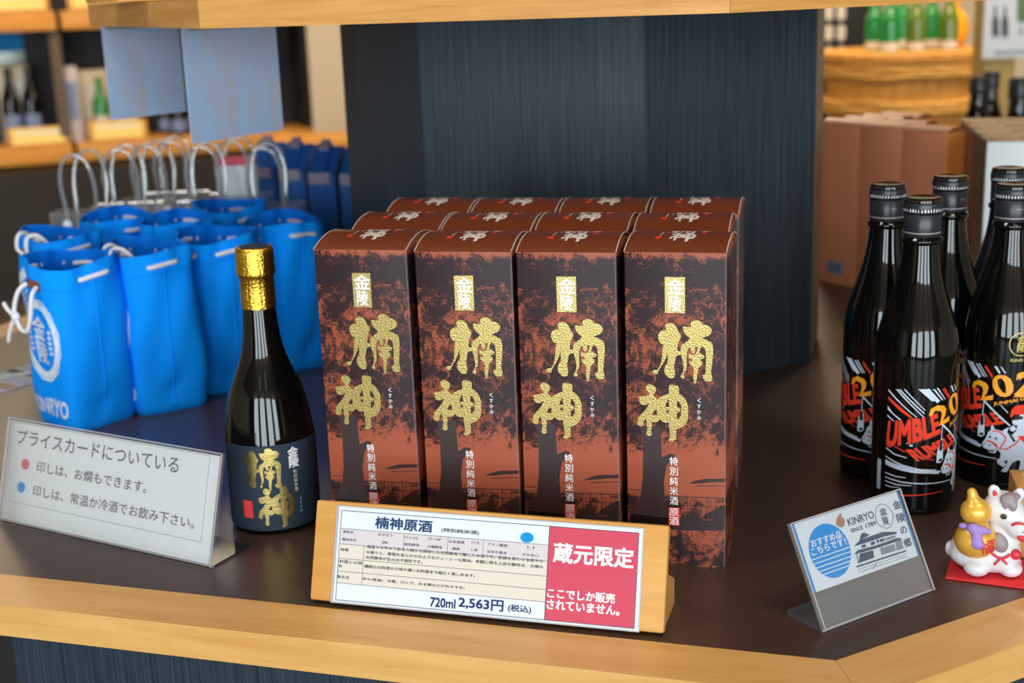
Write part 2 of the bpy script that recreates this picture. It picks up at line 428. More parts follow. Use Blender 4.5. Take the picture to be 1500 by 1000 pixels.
# ------------------------------------------------------------------ outlines and lettering tables
# brush characters in 0.01 mm on the carton face; texts as (words, u0, v, u1, height) in mm on their card;
# bottle picture as (degrees round the bottle, height in mm)
KUSU=[[(3453,21848),(3594,22002),(3876,22071),(4156,22050),(4324,21907),(4491,21615),(4574,21320),(4769,21088),(4813,20911),(4711,20668),(4599,20485),(4530,20183),(4484,19881),(4511,19642),(4764,19652),(4776,19832),(4822,20074),(4935,20258),(5159,20386),(5383,20543),(5551,20847),(5384,20931),(5161,21132),(5022,21395),(4950,21749),(5051,21812),(5385,21764),(5664,21773),(5620,22068),(5720,22279),(5943,22387),(6276,22356),(6525,22216),(6636,22013),(6941,22005),(7218,21855),(7412,21566),(7330,21296),(7109,21052),(6832,20953),(6582,20884),(6610,20826),(6943,20719),(7276,20523),(7471,20292),(7527,19937),(7501,19400),(7447,18800),(7382,18197),(7338,17895),(7423,17598),(7452,17237),(7313,17050),(7033,17037),(6781,17147),(6641,17382),(6613,17592),(6837,17632),(6892,17875),(6902,18417),(6918,19077),(6889,19615),(6805,19970),(6694,20097),(6499,20077),(6416,19835),(6304,19562),(6555,19452),(6778,19251),(6779,19072),(6500,18989),(6416,18877),(6612,18795),(6612,18585),(6417,18337),(6277,18210),(6221,17846),(6165,17421),(6108,16995),(6052,16860),(5912,16853),(5884,17106),(5839,17407),(5884,17832),(5856,18192),(5716,18367),(5548,18541),(5492,18809),(5773,18791),(5745,18970),(5465,19079),(5437,19318),(5493,19440),(5773,19361),(5969,19339),(6109,19584),(6276,20057),(5914,20025),(5997,19879),(6025,19671),(5913,19505),(5746,19540),(5634,19685),(5617,19924),(5578,19983),(5382,19825),(5297,19552),(5268,19071),(5296,18591),(5266,18107),(5181,17862),(5069,17796),(5012,17612),(5096,17434),(5039,17250),(4870,17212),(4757,17298),(4757,17450),(4927,17669),(5013,17915),(4986,18457),(4875,19055),(4792,19353),(4538,19252),(4369,19155),(4311,18791),(4224,18426),(4195,18122),(4279,17883),(4277,17520),(4191,17273),(3936,17189),(3681,17281),(3483,17485),(3343,17843),(3401,18088),(3460,18333),(3659,18523),(3673,18947),(3636,19427),(3520,19001),(3291,18508),(3004,18071),(2859,17822),(2801,17577),(2600,17495),(2401,17559),(2317,17738),(2489,17867),(2775,17910),(2976,18252),(3121,18622),(3182,19229),(3242,19834),(3301,20197),(3132,20191),(2963,20395),(2864,20721),(2866,21021),(3026,21296),(3253,21406),(3535,21415),(3525,21642),(3452,21729)]]
KAMI=[[(1760,16308),(1877,16528),(2078,16598),(2364,16520),(2620,16317),(2658,16105),(2530,15853),(2385,15662),(2527,15485),(2755,15250),(2985,15446),(3329,15677),(3758,15820),(3731,16155),(3762,16554),(3904,16652),(4245,16619),(4528,16559),(4612,16380),(4611,15861),(4865,15721),(5091,15488),(5289,15131),(5401,14647),(5400,14156),(5342,13415),(5143,13126),(4800,12829),(4371,12651),(4368,11937),(4425,11754),(4224,11649),(4022,11512),(3764,11516),(3650,11677),(3823,11812),(3797,12339),(3742,12832),(3716,13234),(3429,13187),(3142,13295),(2942,13470),(2826,13278),(2566,13171),(2250,13216),(2246,12749),(2185,12372),(2258,12127),(2151,11902),(1920,11889),(1747,12035),(1779,12287),(1868,12542),(1842,12852),(1760,13345),(1674,13464),(1557,13271),(1496,12957),(1407,12765),(1233,12756),(1002,12868),(957,13052),(1035,13243),(1067,13494),(1215,13750),(1536,14077),(1828,14464),(2063,14908),(1831,14773),(1600,14687),(1341,14748),(1199,14988),(1146,15387),(1378,15490),(1724,15538),(2069,15635),(2014,15798),(1843,16005)],[(2662,14383),(2431,14186),(2255,13836),(2715,13830)],[(3698,15358),(3496,14918),(3437,14608),(3780,14625),(3725,15053)],[(3464,14332),(3492,14148),(3635,14125),(3731,14007),(3750,14316)],[(4495,15275),(4466,15028),(4408,14719),(4578,14635),(4748,14398),(4633,14208),(4434,14167),(4404,13672),(4489,13523),(4660,13686),(4803,14002),(4805,14616),(4749,14920)]]
PRICE_TEXT=[('楠神原酒',55.72,72.85,105.92,9.54),('(特別純米酒)',114.52,70.77,146.77,4.03),('原料米',27.2,63.01,36.65,2.55),('精米歩合',26.69,56.7,39.78,2.56),('オオセト',58.86,63.02,72.08,2.54),('58%',62.74,56.82,67.83,2.35),('アルコール分',82.15,62.42,94.14,2.52),('使用酵母',82.25,56.8,95.78,2.52),('17〜18°',103.55,62.84,114.58,2.33),('大楠酵母',102.83,56.57,115.95,2.51),('日本酒度',121.59,62.08,135.06,2.5),('酸度',125.0,56.55,131.17,2.5),('+1.0',140.69,62.7,147.48,2.31),('1.8',141.27,56.8,146.26,2.3),('アミノ酸度',155.0,62.38,171.8,2.52),('甘辛の度合',154.55,56.37,171.75,2.52),('1.1',188.71,62.62,194.23,2.24),('やや辛口',184.68,56.27,198.04,2.51),('特徴',26.13,48.03,33.29,2.74),('酒造りの守木である大楠から採取した天然酵母で醸したお酒です。新緑を思わせる爽やか',49.6,52.31,202.82,2.91),('な香りと、葡萄を含んだかのようなジューシーな風味。余韻に残る上品な酸味は、大楠の',49.34,47.71,202.69,2.9),('天然酵母が生み出す個性です。',49.15,43.3,99.63,2.9),('料理との相',25.57,38.06,46.41,2.73),('性',25.17,34.2,28.35,2.73),('繊細なお料理から味の濃いお料理まで幅広く楽しめます。',48.5,35.86,145.76,2.89),('飲み方',24.25,25.23,35.48,2.91),('冷や(常温)、冷蔵、ロック、ぬる燗などがおすすめ。',47.37,25.18,137.73,2.89),('720ml',108.68,11.62,130.34,7.33),('2,563円',133.35,13.34,171.24,9.01),('(税込)',175.49,12.44,194.77,6.3),('蔵元限定',210.82,60.17,276.04,15.45),('ここでしか販売',207.59,27.56,262.8,7.56),('されていません。',207.56,18.52,267.03,7.55)]
NOTICE_TEXT=[('プライスカードについている',13.38,86.19,226.94,14.74),('印しは、お燗もできます。',44.72,59.9,190.63,10.64),('印しは、常温か冷酒でお飲み下さい。',42.94,36.06,252.36,10.63)]
SIGN_ART={'emblem':[(100.63,80.73),(105.11,78.82),(108.62,75.86),(110.8,71.08),(109.88,67.04),(106.6,62.16),(103.21,60.16),(99.49,59.52),(94.98,61.32),(90.85,64.93),(89.88,68.68),(90.87,73.72),(93.97,77.91),(97.34,79.95)],'roofs':[[(58.08,54.79),(66.61,57.98),(92.55,58.19),(107.14,54.96),(107.59,53.23),(92.74,54.43),(74.41,54.3)],[(65.61,57.88),(69.45,62.13),(73.01,62.65),(78.15,59.29)],[(55.28,48.62),(60.53,50.87),(81.84,49.67),(105.19,49.8),(108.86,49.24),(110.46,47.43),(84.61,47.37),(63.99,48.13)],[(53.38,39.3),(111.47,38.16),(110.96,37.09),(53.29,38.09)]],'dark':[[(57.43,40.99),(61.37,47.55),(76.25,46.9),(75.12,40.95)],[(66.03,53.62),(70.71,53.49),(70.19,51.33),(65.52,51.47)],[(76.41,53.46),(81.13,53.32),(80.72,50.99),(76.0,51.13)],[(86.89,53.29),(92.01,53.28),(91.65,51.06),(86.53,51.07)],[(83.32,53.48),(84.96,53.91),(86.05,52.94),(85.58,51.52),(83.65,51.09),(82.82,52.21)],[(58.0,48.41),(58.58,48.26),(57.43,40.99),(56.45,40.9)]],'lattice':[[(84.64,46.39),(100.6,45.88),(100.3,40.48),(83.61,41.08)],[(102.65,46.91),(110.05,47.18),(109.52,40.27),(101.17,40.26)],[(92.96,52.83),(105.0,52.52),(104.61,50.65),(92.51,50.84)]],'thin':[[(53.94,36.42),(110.07,35.2),(109.95,34.95),(53.88,36.09)],[(53.46,34.35),(111.08,33.19),(110.96,32.94),(53.41,34.02)],[(74.5,35.92),(75.93,35.9),(70.24,32.88),(69.13,32.96)]],'hand':[(47.08,75.91),(49.17,79.55),(51.83,81.33),(55.48,83.23),(56.35,82.67),(55.05,80.21),(57.16,78.66),(56.63,74.98),(55.05,72.93),(50.99,72.2),(48.61,74.16)]}
SIGN_TEXT=[('KINRYO',59.7,74.3,89.59,5.94),('SINCE',60.12,67.11,73.62,3.11),('1789',77.17,67.07,88.92,3.45),('おすすめ品',15.06,67.29,48.72,5.76),('こちらです！',12.54,61.05,50.92,5.74),('金',96.59,73.86,104.71,6.04),('陵',97.08,66.19,103.28,6.97),('金',113.36,75.8,122.58,6.74),('陵',112.88,64.8,122.57,7.33),('の',112.4,54.2,119.6,5.71),('郷',111.6,43.4,120.0,6.94)]
ST_W=[[(-54.7,122.1),(-14.2,98.7),(-14.2,97.9),(-55.9,120.8)],[(-41.2,123.9),(-1.9,97.1),(-2.6,96.6),(-43.6,123.6)],[(-30.7,124.9),(-3.2,105.7),(-3.4,104.8),(-32.6,124.8)],[(-37.4,124.3),(-3.7,102.5),(-4.4,101.6),(-39.7,124.0)],[(-55.5,105.8),(-47.2,100.0),(-34.2,94.6),(-37.2,94.3),(-55.3,102.0)],[(-55.9,97.0),(-44.2,92.3),(-45.9,91.9),(-55.8,95.4)],[(-55.7,64.3),(-41.6,60.1),(-24.8,58.1),(-24.8,57.3),(-42.3,58.9),(-56.0,63.2)],[(-56.1,56.0),(-30.3,50.5),(-7.0,47.4),(16.4,45.8),(16.5,45.0),(-8.3,46.3),(-31.7,49.0),(-56.0,54.9)],[(-56.4,52.1),(-37.8,49.6),(-15.6,46.7),(6.7,44.3),(21.2,42.0),(21.2,40.9),(5.3,42.5),(-16.8,43.3),(-39.1,45.0),(-56.1,47.2)],[(-56.0,39.5),(-40.3,38.3),(-25.2,38.0),(-25.1,37.3),(-41.1,37.1),(-55.9,38.4)],[(-55.7,35.1),(-29.4,33.6),(-0.2,33.1),(26.7,32.5),(45.1,31.8),(45.2,31.1),(26.8,31.6),(-0.1,32.0),(-30.0,32.3),(-55.6,33.9)],[(-55.5,31.2),(-36.7,30.1),(-17.5,30.6),(-17.5,30.0),(-37.5,28.9),(-55.4,30.1)],[(-55.2,26.8),(-44.6,26.5),(-32.8,27.3),(-32.7,26.8),(-45.3,25.5),(-55.1,25.7)],[(-13.6,125.8),(-1.5,125.9),(9.9,113.7),(5.2,114.0)],[(6.0,125.6),(9.1,125.4),(22.7,113.7),(19.9,114.0)],[(-27.1,72.6),(-18.4,72.1),(-17.5,69.4),(-21.1,69.2)]]
ST_R=[[(-54.2,115.1),(-33.3,105.5),(-16.9,96.4),(-18.3,95.8),(-36.2,103.0),(-55.0,112.3)],[(21.8,124.4),(33.8,114.5),(32.0,114.2),(20.0,124.6)],[(-54.7,19.1),(-21.3,21.0),(3.5,22.5),(29.6,23.2),(29.7,22.6),(3.6,21.4),(-21.3,19.4),(-54.6,17.5)],[(-42.0,67.7),(-27.3,63.9),(-28.0,63.0),(-41.9,66.6)],[(-3.2,58.5),(12.3,55.9),(12.4,55.2),(-3.2,57.6)]]
HORSE={'w':[[(-44.4,45.8),(-41.2,49.3),(-38.2,54.0),(-36.8,57.8),(-33.0,60.6),(-33.3,64.2),(-31.0,66.2),(-27.5,61.7),(-23.5,61.4),(-17.2,60.6),(-15.0,62.4),(-8.9,65.0),(-10.9,59.5),(-4.3,57.2),(4.7,49.7),(14.3,43.0),(19.3,32.8),(15.8,28.3),(6.4,30.2),(-1.0,28.1),(-5.4,22.0),(-8.3,17.8),(-16.3,18.8),(-9.6,24.5),(-7.7,30.6),(-13.2,29.2),(-8.9,25.7),(-13.5,23.1),(-20.8,26.4),(-22.7,30.0),(-18.2,32.7),(-17.8,37.6),(-22.0,41.0),(-26.4,37.0),(-33.6,37.5),(-34.6,39.8),(-42.3,41.3)],[(-4.7,72.2),(11.4,72.1),(12.7,68.4),(3.2,66.6),(-1.9,67.3),(-4.5,69.2)],[(0.2,61.9),(12.2,63.7),(14.7,56.3),(5.7,57.5)],[(-8.0,63.8),(-3.5,66.8),(1.7,63.6),(-1.3,60.7),(-6.2,60.8)],[(-46.2,90.3),(-43.6,90.0),(-6.7,66.8),(-8.2,65.8),(-45.6,88.9)],[(-45.6,88.6),(-44.5,88.7),(-45.5,75.3),(-46.6,75.2)],[(-46.8,75.2),(-44.1,75.5),(-42.9,70.3),(-41.6,54.7),(-45.7,52.0),(-52.2,52.5),(-52.1,62.9),(-49.0,69.4)],[(-33.2,126.1),(-30.1,126.4),(-24.1,119.7),(-26.4,119.0)],[(-24.6,126.1),(-23.1,126.2),(-17.2,120.0),(-18.7,119.4)],[(-72.5,125.6),(-67.6,126.4),(-50.9,113.5),(-55.4,111.6)],[(-56.8,126.3),(-54.8,126.6),(-42.2,114.6),(-43.0,114.3)],[(-22.4,87.2),(-20.8,87.0),(-10.9,79.9),(-11.6,79.3)],[(-82.3,48.3),(-60.6,45.5),(-45.1,43.9),(-45.0,42.3),(-61.5,43.5),(-82.0,45.9)]],'k':[[(-35.4,53.7),(-32.5,54.6),(-31.6,52.9),(-34.2,51.8)],[(-26.8,53.3),(-24.5,54.1),(-23.6,51.8),(-25.9,51.0)],[(-41.8,46.2),(-40.1,46.4),(-40.0,45.0),(-41.3,44.6)],[(-34.2,45.3),(-32.1,45.6),(-32.3,44.0),(-34.0,43.8)],[(-35.4,39.7),(-28.2,40.2),(-25.2,42.6),(-27.3,38.7),(-32.1,38.3)],[(-2.6,75.7),(10.2,75.8),(10.4,72.8),(-0.7,72.7)],[(-47.6,74.4),(-44.4,74.9),(-43.6,64.7),(-48.5,64.0),(-48.9,68.2)],[(-49.6,55.4),(-43.5,56.9),(-43.3,53.9),(-48.6,53.5)],[(-10.0,59.0),(-6.0,58.4),(1.2,51.0),(-0.3,48.7),(-5.6,53.6)]],'r':[[(-7.7,78.7),(-6.5,83.5),(-1.1,87.0),(11.6,87.6),(12.6,77.4),(-2.8,78.1),(-4.3,76.3),(-7.3,74.0),(-8.4,77.5)],[(-38.7,49.7),(-32.2,49.8),(-24.0,46.9),(-22.1,43.4),(-23.5,40.3),(-24.5,43.8),(-32.0,48.0),(-38.6,48.5)],[(-31.4,60.8),(-20.3,60.4),(-11.3,54.7),(-12.5,49.9),(-20.4,40.5),(-21.2,41.6),(-14.1,51.0),(-13.3,54.1),(-21.0,58.9),(-31.3,59.6)],[(-20.5,42.9),(-11.1,42.6),(1.4,48.6),(9.4,55.5),(11.3,54.7),(3.2,47.3),(-9.4,41.5),(-20.4,41.7)],[(4.1,55.7),(14.8,55.1),(15.7,46.5)],[(-46.5,125.9),(-44.8,126.1),(-33.7,116.1),(-35.6,115.9)]]}
TWO=[(1.6, 100.2), (4.2, 106.5), (13.4, 109.7), (24.1, 108.2), (28.3, 104.5), (26.9, 98.2), (22.5, 93.4), (35.7, 97.0), (35.1, 91.7), (17.5, 89.0), (19.0, 92.7), (21.1, 100.0), (19.0, 103.4), (10.6, 104.6), (6.2, 100.0)]
ZERO=[[(-34.5, 111.8), (-31.6, 115.6), (-26.3, 117.8), (-18.6, 117.8), (-10.5, 114.3), (-6.0, 107.2), (-6.3, 101.3), (-10.7, 97.1), (-15.3, 95.9), (-23.1, 96.1), (-29.6, 99.2), (-34.0, 105.4)], [(-27.5, 113.6), (-22.9, 114.5), (-18.0, 110.6), (-15.7, 104.7), (-15.6, 99.4), (-20.3, 100.4), (-26.2, 106.0), (-28.1, 111.2)]]

# ------------------------------------------------------------------ the room
def wall(name, x0, x1, y0, y1, z0, z1, mat):
    b = MB(); b.box(((x0 + x1) / 2, (y0 + y1) / 2, (z0 + z1) / 2), (x1 - x0, y1 - y0, z1 - z0), mat)
    return tag(b.build(name, smooth=0), kind='structure')
wall('floor', -5, 5.5, -5, 8.2, -0.1, 0, 'floor')
wall('ceiling', -5, 5.5, -5, 8.2, 2.7, 2.8, 'ceiling_wood')
wall('wall_back', -5, 5.5, 8.0, 8.2, 0, 2.7, 'beige_wall')
wall('wall_left', -5.1, -5, -5, 8.2, 0, 2.7, 'beige_wall')
wall('wall_right', 5.5, 5.6, -5, 8.2, 0, 2.7, 'beige_wall')
# shop front behind the photographer: sill, header and mullions round four open panes
b = MB()
b.box((0.25, -4.9, 0.08), (10.5, 0.1, 0.16), 'dark_wall'); b.box((-4.15, -4.9, 1.43), (1.7, 0.1, 2.54), 'dark_wall'); b.box((4.75, -4.9, 1.43), (1.5, 0.1, 2.54), 'dark_wall')
tag(b.build('wall_front', smooth=0), kind='structure')
b = MB()
for x in (-3.3, -1.55, 0.35, 2.25, 4.0): b.box((x, -4.9, 1.43), (0.14, 0.08, 2.54), 'black_wall')
tag(b.build('window_1', smooth=0), kind='structure')

# ------------------------------------------------------------------ eight-sided counter round a column
CX, CY = 0.139, 1.922
def octagon(ap):
    r = ap / math.cos(math.pi / 8); b0 = math.atan2(-0.771, -0.636)
    return [(CX + r * math.cos(b0 + k * math.pi / 4), CY + r * math.sin(b0 + k * math.pi / 4)) for k in range(8)]
def ring_pieces(apo, api, z0, z1, mat, name, root, flush=0.0):
    """one mitred board along each of the eight sides, grain along the board"""
    O, I = octagon(apo), octagon(api)
    for k in range(8):
        a, c = Vector(O[k]), Vector(O[(k + 1) % 8]); m = (a + c) / 2; th = math.atan2((c - a).y, (c - a).x)
        rot = Matrix.Rotation(-th, 2)
        q = [rot @ (Vector(p) - m) for p in (O[k], O[(k + 1) % 8], I[(k + 1) % 8], I[k])]
        b = MB(); g = 0.0002
        poly = [(q[0].x + g, q[0].y), (q[1].x - g, q[1].y), (q[2].x - g, q[2].y), (q[3].x + g, q[3].y)]
        b.prism(poly, z0, z1, mat)
        o = b.build(name, root, smooth=0); o.location = (m.x - CX, m.y - CY, 0); o.rotation_euler = (0, 0, th)
counter = tag(empty('display_counter', (CX, CY, 0)), 'eight-sided display counter with dark brown top and beech edging round the column', 'counter')
rel = lambda P: [(x - CX, y - CY) for x, y in P]
b = MB(); b.prism(rel(octagon(0.9305)), CT - 0.028, CT, 'top'); b.build('counter_top', counter, smooth=0)
ring_pieces(0.986, 0.9305, CT - 0.029, CT + 0.0004, 'beech', 'edge_board', counter)
base = rel(octagon(0.904))
for k in range(8):
    p, q = Vector(base[k]), Vector(base[(k + 1) % 8]); m = (p + q) / 2; th = math.atan2((q - p).y, (q - p).x); L = (q - p).length
    b = MB(); b.box((0, 0.01, (CT - 0.029) / 2), (L - 0.004, 0.02, CT - 0.0295), 'laminate_v')
    o = b.build('base_panel', counter, smooth=0); o.location = (m.x, m.y, 0); o.rotation_euler = (0, 0, th)
# column: facets measured from the photo
colp = [(-0.225, 1.934), (-0.102, 1.702), (0.168, 1.62), (0.401, 1.744), (0.439, 1.869), (0.36, 2.10), (0.12, 2.20), (-0.12, 2.14)]
column = tag(empty('column', (CX, CY, 0)), 'dark wood clad column rising from the middle of the counter behind the boxes', 'column')
for k in range(8):
    p, q = Vector(colp[k]), Vector(colp[(k + 1) % 8]); m = (p + q) / 2; th = math.atan2((q - p).y, (q - p).x); L = (q - p).length
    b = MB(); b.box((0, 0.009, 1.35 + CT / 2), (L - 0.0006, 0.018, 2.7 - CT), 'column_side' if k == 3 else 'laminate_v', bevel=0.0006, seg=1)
    o = b.build('cladding_panel', column, smooth=0); o.location = (m.x - CX, m.y - CY, 0); o.rotation_euler = (0, 0, th)
# upper shelf: same eight sides, smaller
SHZ = 0.471
shelf = tag(empty('upper_shelf', (CX, CY, CT + SHZ)), 'pale oak-edged shelf fixed round the column above the boxes', 'shelf')
ap_s = 0.692 * math.cos(math.pi / 8)
O = rel(octagon(ap_s - 0.024)); inner = [(x - CX, y - CY) for x, y in colp]
b = MB()
hole = inner
for z, up in ((0.004, False), (0.024, True)):
    tri = tessellate_polygon([[Vector((*p, 0)) for p in O], [Vector((*p, 0)) for p in hole]])
    P = O + hole
    b.add([(x, y, z) for x, y in P], [t if up else t[::-1] for t in tri], 'oak')
b.build('shelf_board', shelf, smooth=0)
ring_pieces(ap_s, ap_s - 0.024, 0.0, 0.0285, 'oak', 'edge_board', shelf)

# ------------------------------------------------------------------ gift cartons
W, D, H, ARCH = 0.0860, 0.0855, 0.2814, 0.0085
def arch(t): return H + 4 * ARCH * t * (1 - t)
def scaled(rings, k, cx, cy):
    """logo rings recentred on cx, cy and scaled; source unit is 0.01 mm on the carton"""
    xs = [p[0] for p in rings[0]]; ys = [p[1] for p in rings[0]]
    mx, my = (min(xs) + max(xs)) / 2, (min(ys) + max(ys)) / 2
    return [[((p[0] - mx) * 1e-5 * k + cx, (p[1] - my) * 1e-5 * k + cy) for p in r] for r in rings]
raw = lambda rings: [[(p[0] * 1e-5, p[1] * 1e-5) for p in r] for r in rings]
def make_carton():
    root = empty('gift_box', (0, 0, 0))
    b = MB(); r = 0.0012
    poly = []
    for cx, cy, a0 in ((r, r, 180), (W - r, r, 270), (W - r, D - r, 0), (r, D - r, 90)):
        for k in range(4):
            a = R(a0 + 30 * k); poly.append((cx + r * math.cos(a), cy + r * math.sin(a)))
    b.prism(poly, 0, H, 'carton')
    F = lambda l: plane(l)
    b.add([(W - 0.0009, -0.0001, 0.001), (W + 0.00005, 0.0008, 0.001), (W + 0.00005, 0.0008, H - 0.001), (W - 0.0009, -0.0001, H - 0.001)], [(0, 1, 2, 3)], 'worn_edge_glint')  # pale strip paints the bevel's highlight along the worn fold
    # printed picture: trunk, roots, fence, distant roofs, ground
    ink = 'ink_dark'
    trunk = [(0.0130, 0.128), (0.0145, 0.105), (0.0140, 0.080), (0.0115, 0.062), (0.006, 0.050), (0.0015, 0.040), (0.0015, 0.034), (0.040, 0.034), (0.036, 0.046), (0.0335, 0.060), (0.0325, 0.078), (0.035, 0.092), (0.043, 0.103), (0.038, 0.104), (0.031, 0.100), (0.030, 0.128)]
    b.flat([trunk], ink, F(0.00005))
    b.flat([[(0.054, 0.0772), (0.060, 0.0802), (0.068, 0.0826), (0.0855, 0.0838), (0.0855, 0.0806), (0.072, 0.0794), (0.064, 0.0780)]], ink, F(0.00005))
    b.flat([[(0.060, 0.0748), (0.0855, 0.0768), (0.0855, 0.0774), (0.060, 0.0756)]], ink, F(0.00005))
    b.flat([[(0.068, 0.049), (0.078, 0.056), (0.0855, 0.060), (0.0855, 0.045), (0.066, 0.045)]], ink, F(0.00005))
    b.flat([[(0.0015, 0.034), (0.0015, 0.046), (0.03, 0.044), (0.05, 0.046), (0.058, 0.051), (0.066, 0.044), (0.0855, 0.045), (0.0855, 0.036), (0.05, 0.033)]], ink, F(0.00005))
    for z0, z1 in ((0.0640, 0.0648), (0.0560, 0.0564)):
        b.flat([[(0.034, z0), (0.0855, z0 + 0.001), (0.0855, z1 + 0.001), (0.034, z1)]], ink, F(0.00005))
        b.flat([[(0.0015, z0 + 0.004), (0.012, z0 + 0.004), (0.012, z1 + 0.004), (0.0015, z1 + 0.004)]], ink, F(0.00005))
    for i in range(12):
        u = 0.036 + i * 0.0042; w = 0.0005 if i % 4 == 0 else 0.00022
        b.flat([[(u, 0.044), (u + w, 0.044), (u + w, 0.067 if i % 4 == 0 else 0.064), (u, 0.067 if i % 4 == 0 else 0.064)]], ink, F(0.00005))
    # boughs
    for pts in ([(0.050, 0.232), (0.056, 0.240), (0.066, 0.247)], [(0.041, 0.222), (0.049, 0.228), (0.055, 0.227), (0.062, 0.230)], [(0.008, 0.150), (0.012, 0.172), (0.014, 0.195)], [(0.07, 0.195), (0.076, 0.212), (0.074, 0.23)]):
        for (x0, y0), (x1, y1) in zip(pts, pts[1:]):
            b.flat([[(x0, y0), (x1, y1), (x1 - 0.0003, y1 + 0.0007), (x0 - 0.0003, y0 + 0.0008)]], ink, F(0.00005))
    # gold panel with the white house name
    b.flat([[(0.0345, 0.2295), (0.0515, 0.2295), (0.0515, 0.2605), (0.0345, 0.2605)]], 'gold', F(0.0001))
    b.text('金', (0.0362, 0.2460, 0.0508, 0.2588), 'white_ink', F(0.00018), bold=0.028)
    b.text('陵', (0.0380, 0.2312, 0.0482, 0.2450), 'white_ink', F(0.00018), bold=0.025)
    b.flat(raw(KUSU), 'gold', F(0.00015)); b.flat(raw(KAMI), 'gold', F(0.00015))
    for i, ch in enumerate('くすかみ'): b.text(ch, (0.0618, 0.1515 - i * 0.0052, 0.0650, 0.1552 - i * 0.0052), 'white_ink', F(0.00015), bold=0.01)
    for i, ch in enumerate('特別純米酒'): b.text(ch, (0.0378, 0.0932 - i * 0.0091, 0.0449, 0.1008 - i * 0.0091), 'white_ink', F(0.00015), bold=0.012)
    b.flat([[(0.0366, 0.0374), (0.0462, 0.0374), (0.0462, 0.0541), (0.0366, 0.0541)]], 'red_ink', F(0.0001))
    b.text('原', (0.0374, 0.0462, 0.0454, 0.0534), 'white_ink', F(0.00018), bold=0.012); b.text('酒', (0.0374, 0.0380, 0.0454, 0.0455), 'white_ink', F(0.00018), bold=0.012)
    b.build('carton_body', root)
    # arched lid with its own lettering
    b = MB(); n = 14
    b.grid(lambda u, v: (u * W, v * D, arch(v)), [0, 1], [i / n for i in range(n + 1)], 'lid')
    up = lambda l: (lambda u, v: (u, v, arch(min(max(v / D, 0), 1)) + l))
    k = 0.50
    b.flat(scaled(KAMI, k, 0.0455, 0.031), 'cream_ink', up(0.0002), 0.008)
    b.flat(scaled(KUSU, k * 0.95, 0.042, 0.054), 'cream_ink', up(0.0002), 0.008)
    b.flat([[(0.0225, 0.024), (0.0275, 0.0245), (0.0275, 0.031), (0.0225, 0.0305)]], 'red_ink', up(0.0002), 0.004)
    for i in range(3): b.flat([[(0.0258 + .0004 * i, 0.033 + .005 * i), (0.0268 + .0004 * i, 0.033 + .005 * i), (0.0268 + .0004 * i, 0.037 + .005 * i), (0.0258 + .0004 * i, 0.037 + .005 * i)]], 'cream_ink', up(0.0002), 0.004)
    b.flat([[(0.0605, 0.040), (0.0635, 0.040), (0.0640, 0.051), (0.0610, 0.051)]], 'red_ink', up(0.0002), 0.004)
    b.flat([[(0.0620 + 0.0045 * math.cos(a * .4), 0.058 + 0.0055 * math.sin(a * .4)) for a in range(16)]], 'cream_ink', up(0.0002), 0.004)
    lid = b.build('lid', root, smooth=50)
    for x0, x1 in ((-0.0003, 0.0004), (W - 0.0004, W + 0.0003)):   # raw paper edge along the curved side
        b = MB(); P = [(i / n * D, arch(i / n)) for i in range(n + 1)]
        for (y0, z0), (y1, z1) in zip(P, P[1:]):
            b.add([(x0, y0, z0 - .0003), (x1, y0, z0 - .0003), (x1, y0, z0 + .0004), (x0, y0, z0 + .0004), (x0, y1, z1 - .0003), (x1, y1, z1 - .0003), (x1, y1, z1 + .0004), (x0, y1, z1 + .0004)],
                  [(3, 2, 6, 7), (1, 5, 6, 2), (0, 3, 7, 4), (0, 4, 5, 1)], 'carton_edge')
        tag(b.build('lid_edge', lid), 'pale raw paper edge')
    for x in (0.0015, W - 0.0015):
        b = MB(); P = [(i / n * D, arch(i / n) - 0.0004) for i in range(n + 1)]
        b.add([(x, y, z) for y, z in P] + [(x, y, H - 0.0002) for y, z in P], [(i, i + 1, n + 2 + i, n + 1 + i) if x > W / 2 else (i, n + 1 + i, n + 2 + i, i + 1) for i in range(n)], 'carton_inner')
        tag(b.build('side_flap', root), 'tan curved side flap under the lid')
    return root
box_proto = make_carton()
rows = [[(-0.1730, 1.1785, -14.0), (-0.0820, 1.1500, -12.4), (0.0060, 1.1310, -13.2), (0.0968, 1.1150, -15.4)], [], []]
for rr, crest in ((1, [(-0.051, 1.314), (0.035, 1.290), (0.123, 1.272), (0.212, 1.249)]), (2, [(-0.026, 1.404), (0.061, 1.382), (0.149, 1.364), (0.237, 1.342)])):
    yaw = -13.6
    for x, y in crest:
        ex = Vector((math.cos(R(yaw)), math.sin(R(yaw)))); ey = Vector((-ex.y, ex.x))
        p = Vector((x, y)) - W * ex - 0.72 * D * ey; rows[rr].append((p.x, p.y, yaw))
rowname = ['in the front row behind the price stand', 'in the middle row', 'in the back row']
colname = ['leftmost', 'second from left', 'third from left', 'rightmost']
first = True
for i, row in enumerate(rows):
    for j, (x, y, yaw) in enumerate(row):
        o = box_proto if first else copy_tree(box_proto); first = False
        o.location = (x, y, CT); o.rotation_euler = (0, 0, R(yaw))
        tag(o, 'brown carton with gold characters, %s %s' % (colname[j], rowname[i]), 'box', 'rust brown sake gift cartons')

